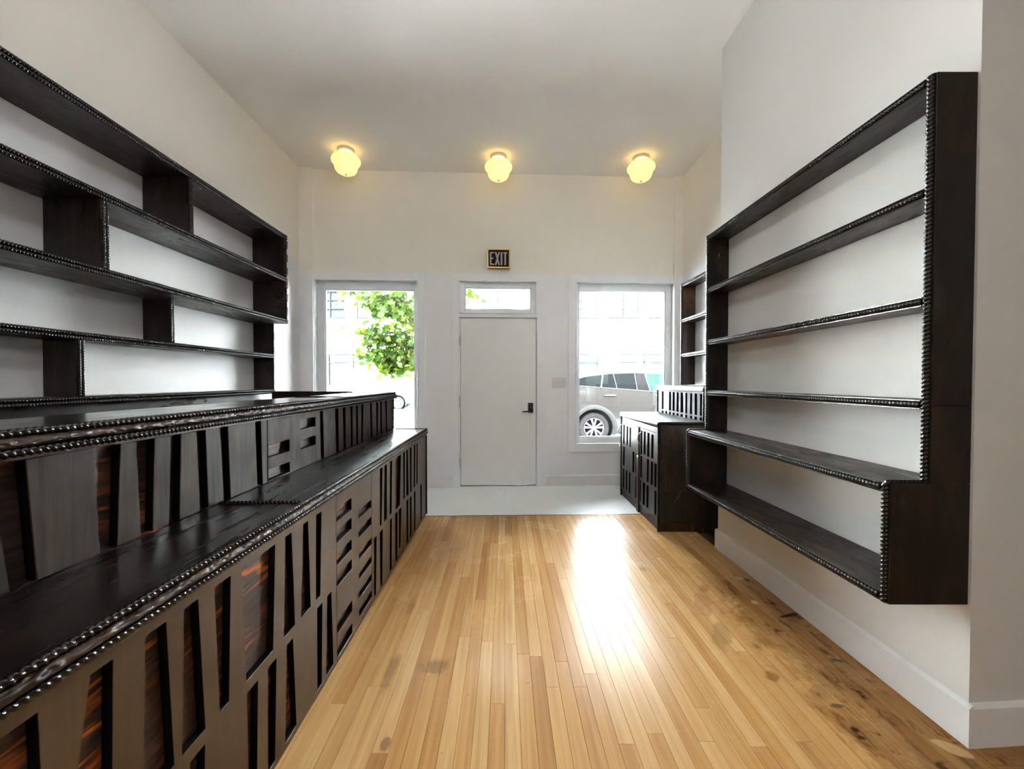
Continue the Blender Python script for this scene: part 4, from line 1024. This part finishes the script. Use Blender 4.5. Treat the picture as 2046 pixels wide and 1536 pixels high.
vn = empty('van', (-7.1, 22.4, G), 'white van parked across the street, seen through the left window', 'van')
vb = [(-9.75, 0.55), (-9.6, 0.78), (-8.9, 1.02), (-8.0, 1.08), (-4.6, 1.08)]
vr = [(-9.78, 0.55), (-9.65, 0.86), (-9.15, 1.05), (-8.75, 1.45), (-8.40, 1.74), (-8.0, 1.80), (-6.5, 1.82), (-4.75, 1.78), (-4.58, 1.60), (-4.52, 1.0)]
vp = [(-9.78, 0.78), (-9.6, 0.9), (-9.2, 1.0), (-4.8, 1.0), (-4.52, 0.93)]
van = Car(vn, 22.40, 0.92, 0.12, vb, vr, [(-5.60, 0.13, 0.40), (-8.75, 0.13, 0.40)], -9.78, -4.52, vp, {'paint': M['vanpaint']}, 0.16)
van.body()
box('underbody', -9.4, -4.8, 21.75, 23.0, 0.05, 0.5, M['well'], vn)
VB = lambda x: smooth_interp(vb, x); VR = lambda x: smooth_interp(vr, x)
M['vanglass'] = plain('van_glass', (0.008, 0.014, 0.017), 0.3, spec=0.1)
M['vandark'] = plain('van_black_trim', (0.0025, 0.003, 0.0035), 0.7, spec=0.1)
M['vanskirt'] = plain('van_skirt', (0.007, 0.009, 0.010), 0.7, spec=0.1)
van.patch('side_window', (lambda t: (-8.75 + 0.85 * t, VB(-8.75 + 0.85 * t) + 0.03), lambda t: (-8.50 + 0.60 * t, VR(-8.50 + 0.6 * t) - 0.12)), M['vanglass'])
for cx in (-5.60, -8.75):
    van.arch(cx, 0.13, 0.40, 0.44, M['vandark'])
    wheel(vn, cx, 21.58, 0.13, 0.325, 0.20, -1).data.materials[0] = M['vandark']; wheel(vn, cx, 23.22, 0.13, 0.325, 0.20, 1)
    lathe_y('wheel_well', [(0.40, 0.02), (0.40, 0.35), (0.0, 0.36)], (cx, 21.55, 0.14), M['vandark'], vn)
box('tail_light', -4.60, -4.525, 21.50, 21.60, 0.95, 1.25, plain('van_tail_lamp', (0.012, 0.005, 0.003), 0.5, spec=0.1), vn, 0.02)
for p0, p1 in (((-8.95, 1.13), (-8.65, 1.16)), ((-6.95, 1.22), (-6.60, 1.35))):
    tube('door_handle', [van.sidept(*p0, 0.02), van.sidept(*p1, 0.03)], 0.022, M['vandark'], vn)
box('side_badge', -5.20, -4.85, 21.46, 21.49, 1.30, 1.44, plain('badge_grey', (0.007, 0.007, 0.0075), 0.6, spec=0.1), vn)
strip_m = M['vanskirt']; box('lower_trim', -5.15, -4.6, 21.45, 21.50, 0.16, 0.34, M['vanskirt'], vn, 0.02)

# maple tree on the near sidewalk
tr = empty('maple_tree', (-1.05, 7.9, G), 'young green maple on the sidewalk, branches reaching across the left window', 'tree')
M['bark'] = paint('maple_bark', (0.20, 0.15, 0.11), rough=0.9)
tube('trunk', [(-1.05, 7.9, G - 0.02), (-1.03, 7.9, 0.8), (-1.07, 7.92, 1.8), (-1.02, 7.95, 3.0), (-1.08, 7.95, 4.6)], [0.11, 0.09, 0.08, 0.065, 0.03], M['bark'], tr, 12)
def leafmat():
    m = bpy.data.materials.new('maple_leaf'); m.use_nodes = True; nt = m.node_tree; b = nt.nodes['Principled BSDF']
    g = N(nt, 'ShaderNodeNewGeometry')
    c = ramp(nt, g.outputs['Random Per Island'], [(0.0, (0.012, 0.042, 0.001)), (0.35, (0.036, 0.092, 0.002)), (0.7, (0.070, 0.130, 0.003)), (0.9, (0.10, 0.13, 0.010)), (1.0, (0.15, 0.12, 0.04))])
    L(nt, c, b.inputs['Base Color']); b.inputs['Roughness'].default_value = 0.45
    t = N(nt, 'ShaderNodeBsdfTranslucent'); L(nt, c, t.inputs['Color'])
    mx = N(nt, 'ShaderNodeMixShader'); mx.inputs[0].default_value = 0.45
    L(nt, b.outputs[0], mx.inputs[1]); L(nt, t.outputs[0], mx.inputs[2])
    L(nt, mx.outputs[0], nt.nodes['Material Output'].inputs['Surface']); return m
LEAF = [(0, -0.5), (0.30, -0.42), (0.22, -0.15), (0.52, -0.05), (0.36, 0.12), (0.42, 0.34), (0.16, 0.25), (0, 0.58), (-0.16, 0.25), (-0.42, 0.34), (-0.36, 0.12), (-0.52, -0.05), (-0.22, -0.15), (-0.30, -0.42)]
rn = random.Random(11); lv_, lf_ = [], []
def leaf(p, sz):
    n = Vector((rn.gauss(0, 0.55), rn.gauss(-0.55, 0.5), rn.gauss(0.55, 0.4))).normalized()
    a = n.cross(Vector((rn.uniform(-1, 1), rn.uniform(-1, 1), rn.uniform(-1, 1)))).normalized(); b_ = n.cross(a)
    k = len(lv_)
    lv_.append(p - n * sz * 0.05)
    for u, v in LEAF: lv_.append(p + a * u * sz + b_ * v * sz + n * sz * 0.12 * abs(u))
    m_ = len(LEAF)
    for i in range(m_): lf_.append((k, k + 1 + i, k + 1 + (i + 1) % m_))
br = []
def branch(pts, r0, leaves, spread, sz=(0.09, 0.155)):
    pts = [Vector(p) for p in pts]
    o = tube('branch', pts, [r0 * (1 - 0.75 * i / (len(pts) - 1)) for i in range(len(pts))], M['bark'], tr, 6)
    for _ in range(leaves):
        t = rn.uniform(0.12, 1) ** 0.8 * (len(pts) - 1); i = min(int(t), len(pts) - 2); p = pts[i].lerp(pts[i + 1], t - i)
        leaf(p + Vector((rn.gauss(0, spread), rn.gauss(0, spread * 1.3), rn.gauss(-spread * 0.35, spread * 0.8))), rn.uniform(*sz))
T0 = Vector((-1.05, 7.92, 0))
branch([(-1.05, 7.9, 2.15), (-1.5, 7.7, 2.42), (-2.0, 7.5, 2.62), (-2.5, 7.4, 2.78)], 0.022, 520, 0.16)
branch([(-1.05, 7.9, 2.5), (-1.7, 7.8, 2.75), (-2.4, 7.7, 2.95), (-3.0, 7.6, 3.05)], 0.022, 300, 0.14)
branch([(-1.05, 7.9, 1.85), (-1.6, 7.6, 1.98), (-2.1, 7.5, 2.08), (-2.55, 7.4, 2.15)], 0.020, 430, 0.13)
branch([(-1.05, 7.9, 1.60), (-1.55, 7.6, 1.70), (-2.0, 7.5, 1.72), (-2.5, 7.4, 1.76)], 0.018, 420, 0.11)
branch([(-1.35, 7.7, 1.75), (-1.8, 7.5, 1.60), (-2.2, 7.4, 1.52)], 0.012, 230, 0.09)
branch([(-1.06, 7.9, 2.9), (-1.5, 8.1, 3.2), (-2.2, 8.2, 3.5)], 0.022, 300, 0.22)
branch([(-1.05, 7.9, 2.7), (-0.75, 7.7, 2.95), (-0.50, 7.6, 3.12), (-0.2, 7.5, 3.2)], 0.018, 110, 0.12)
branch([(-1.05, 7.9, 3.1), (-0.8, 7.9, 3.5), (-0.5, 7.9, 3.9)], 0.02, 260, 0.25)
branch([(-1.06, 7.9, 3.6), (-1.5, 7.9, 4.1), (-2.0, 7.9, 4.5)], 0.02, 260, 0.3)
branch([(-1.06, 7.9, 4.2), (-1.0, 7.9, 4.7), (-0.9, 7.9, 5.2)], 0.02, 260, 0.35)
lfm = leafmat()
fo = mesh('foliage', lv_, lf_, lfm, tr); tag(fo, 'pointed green and yellow-green leaves', kind='stuff')
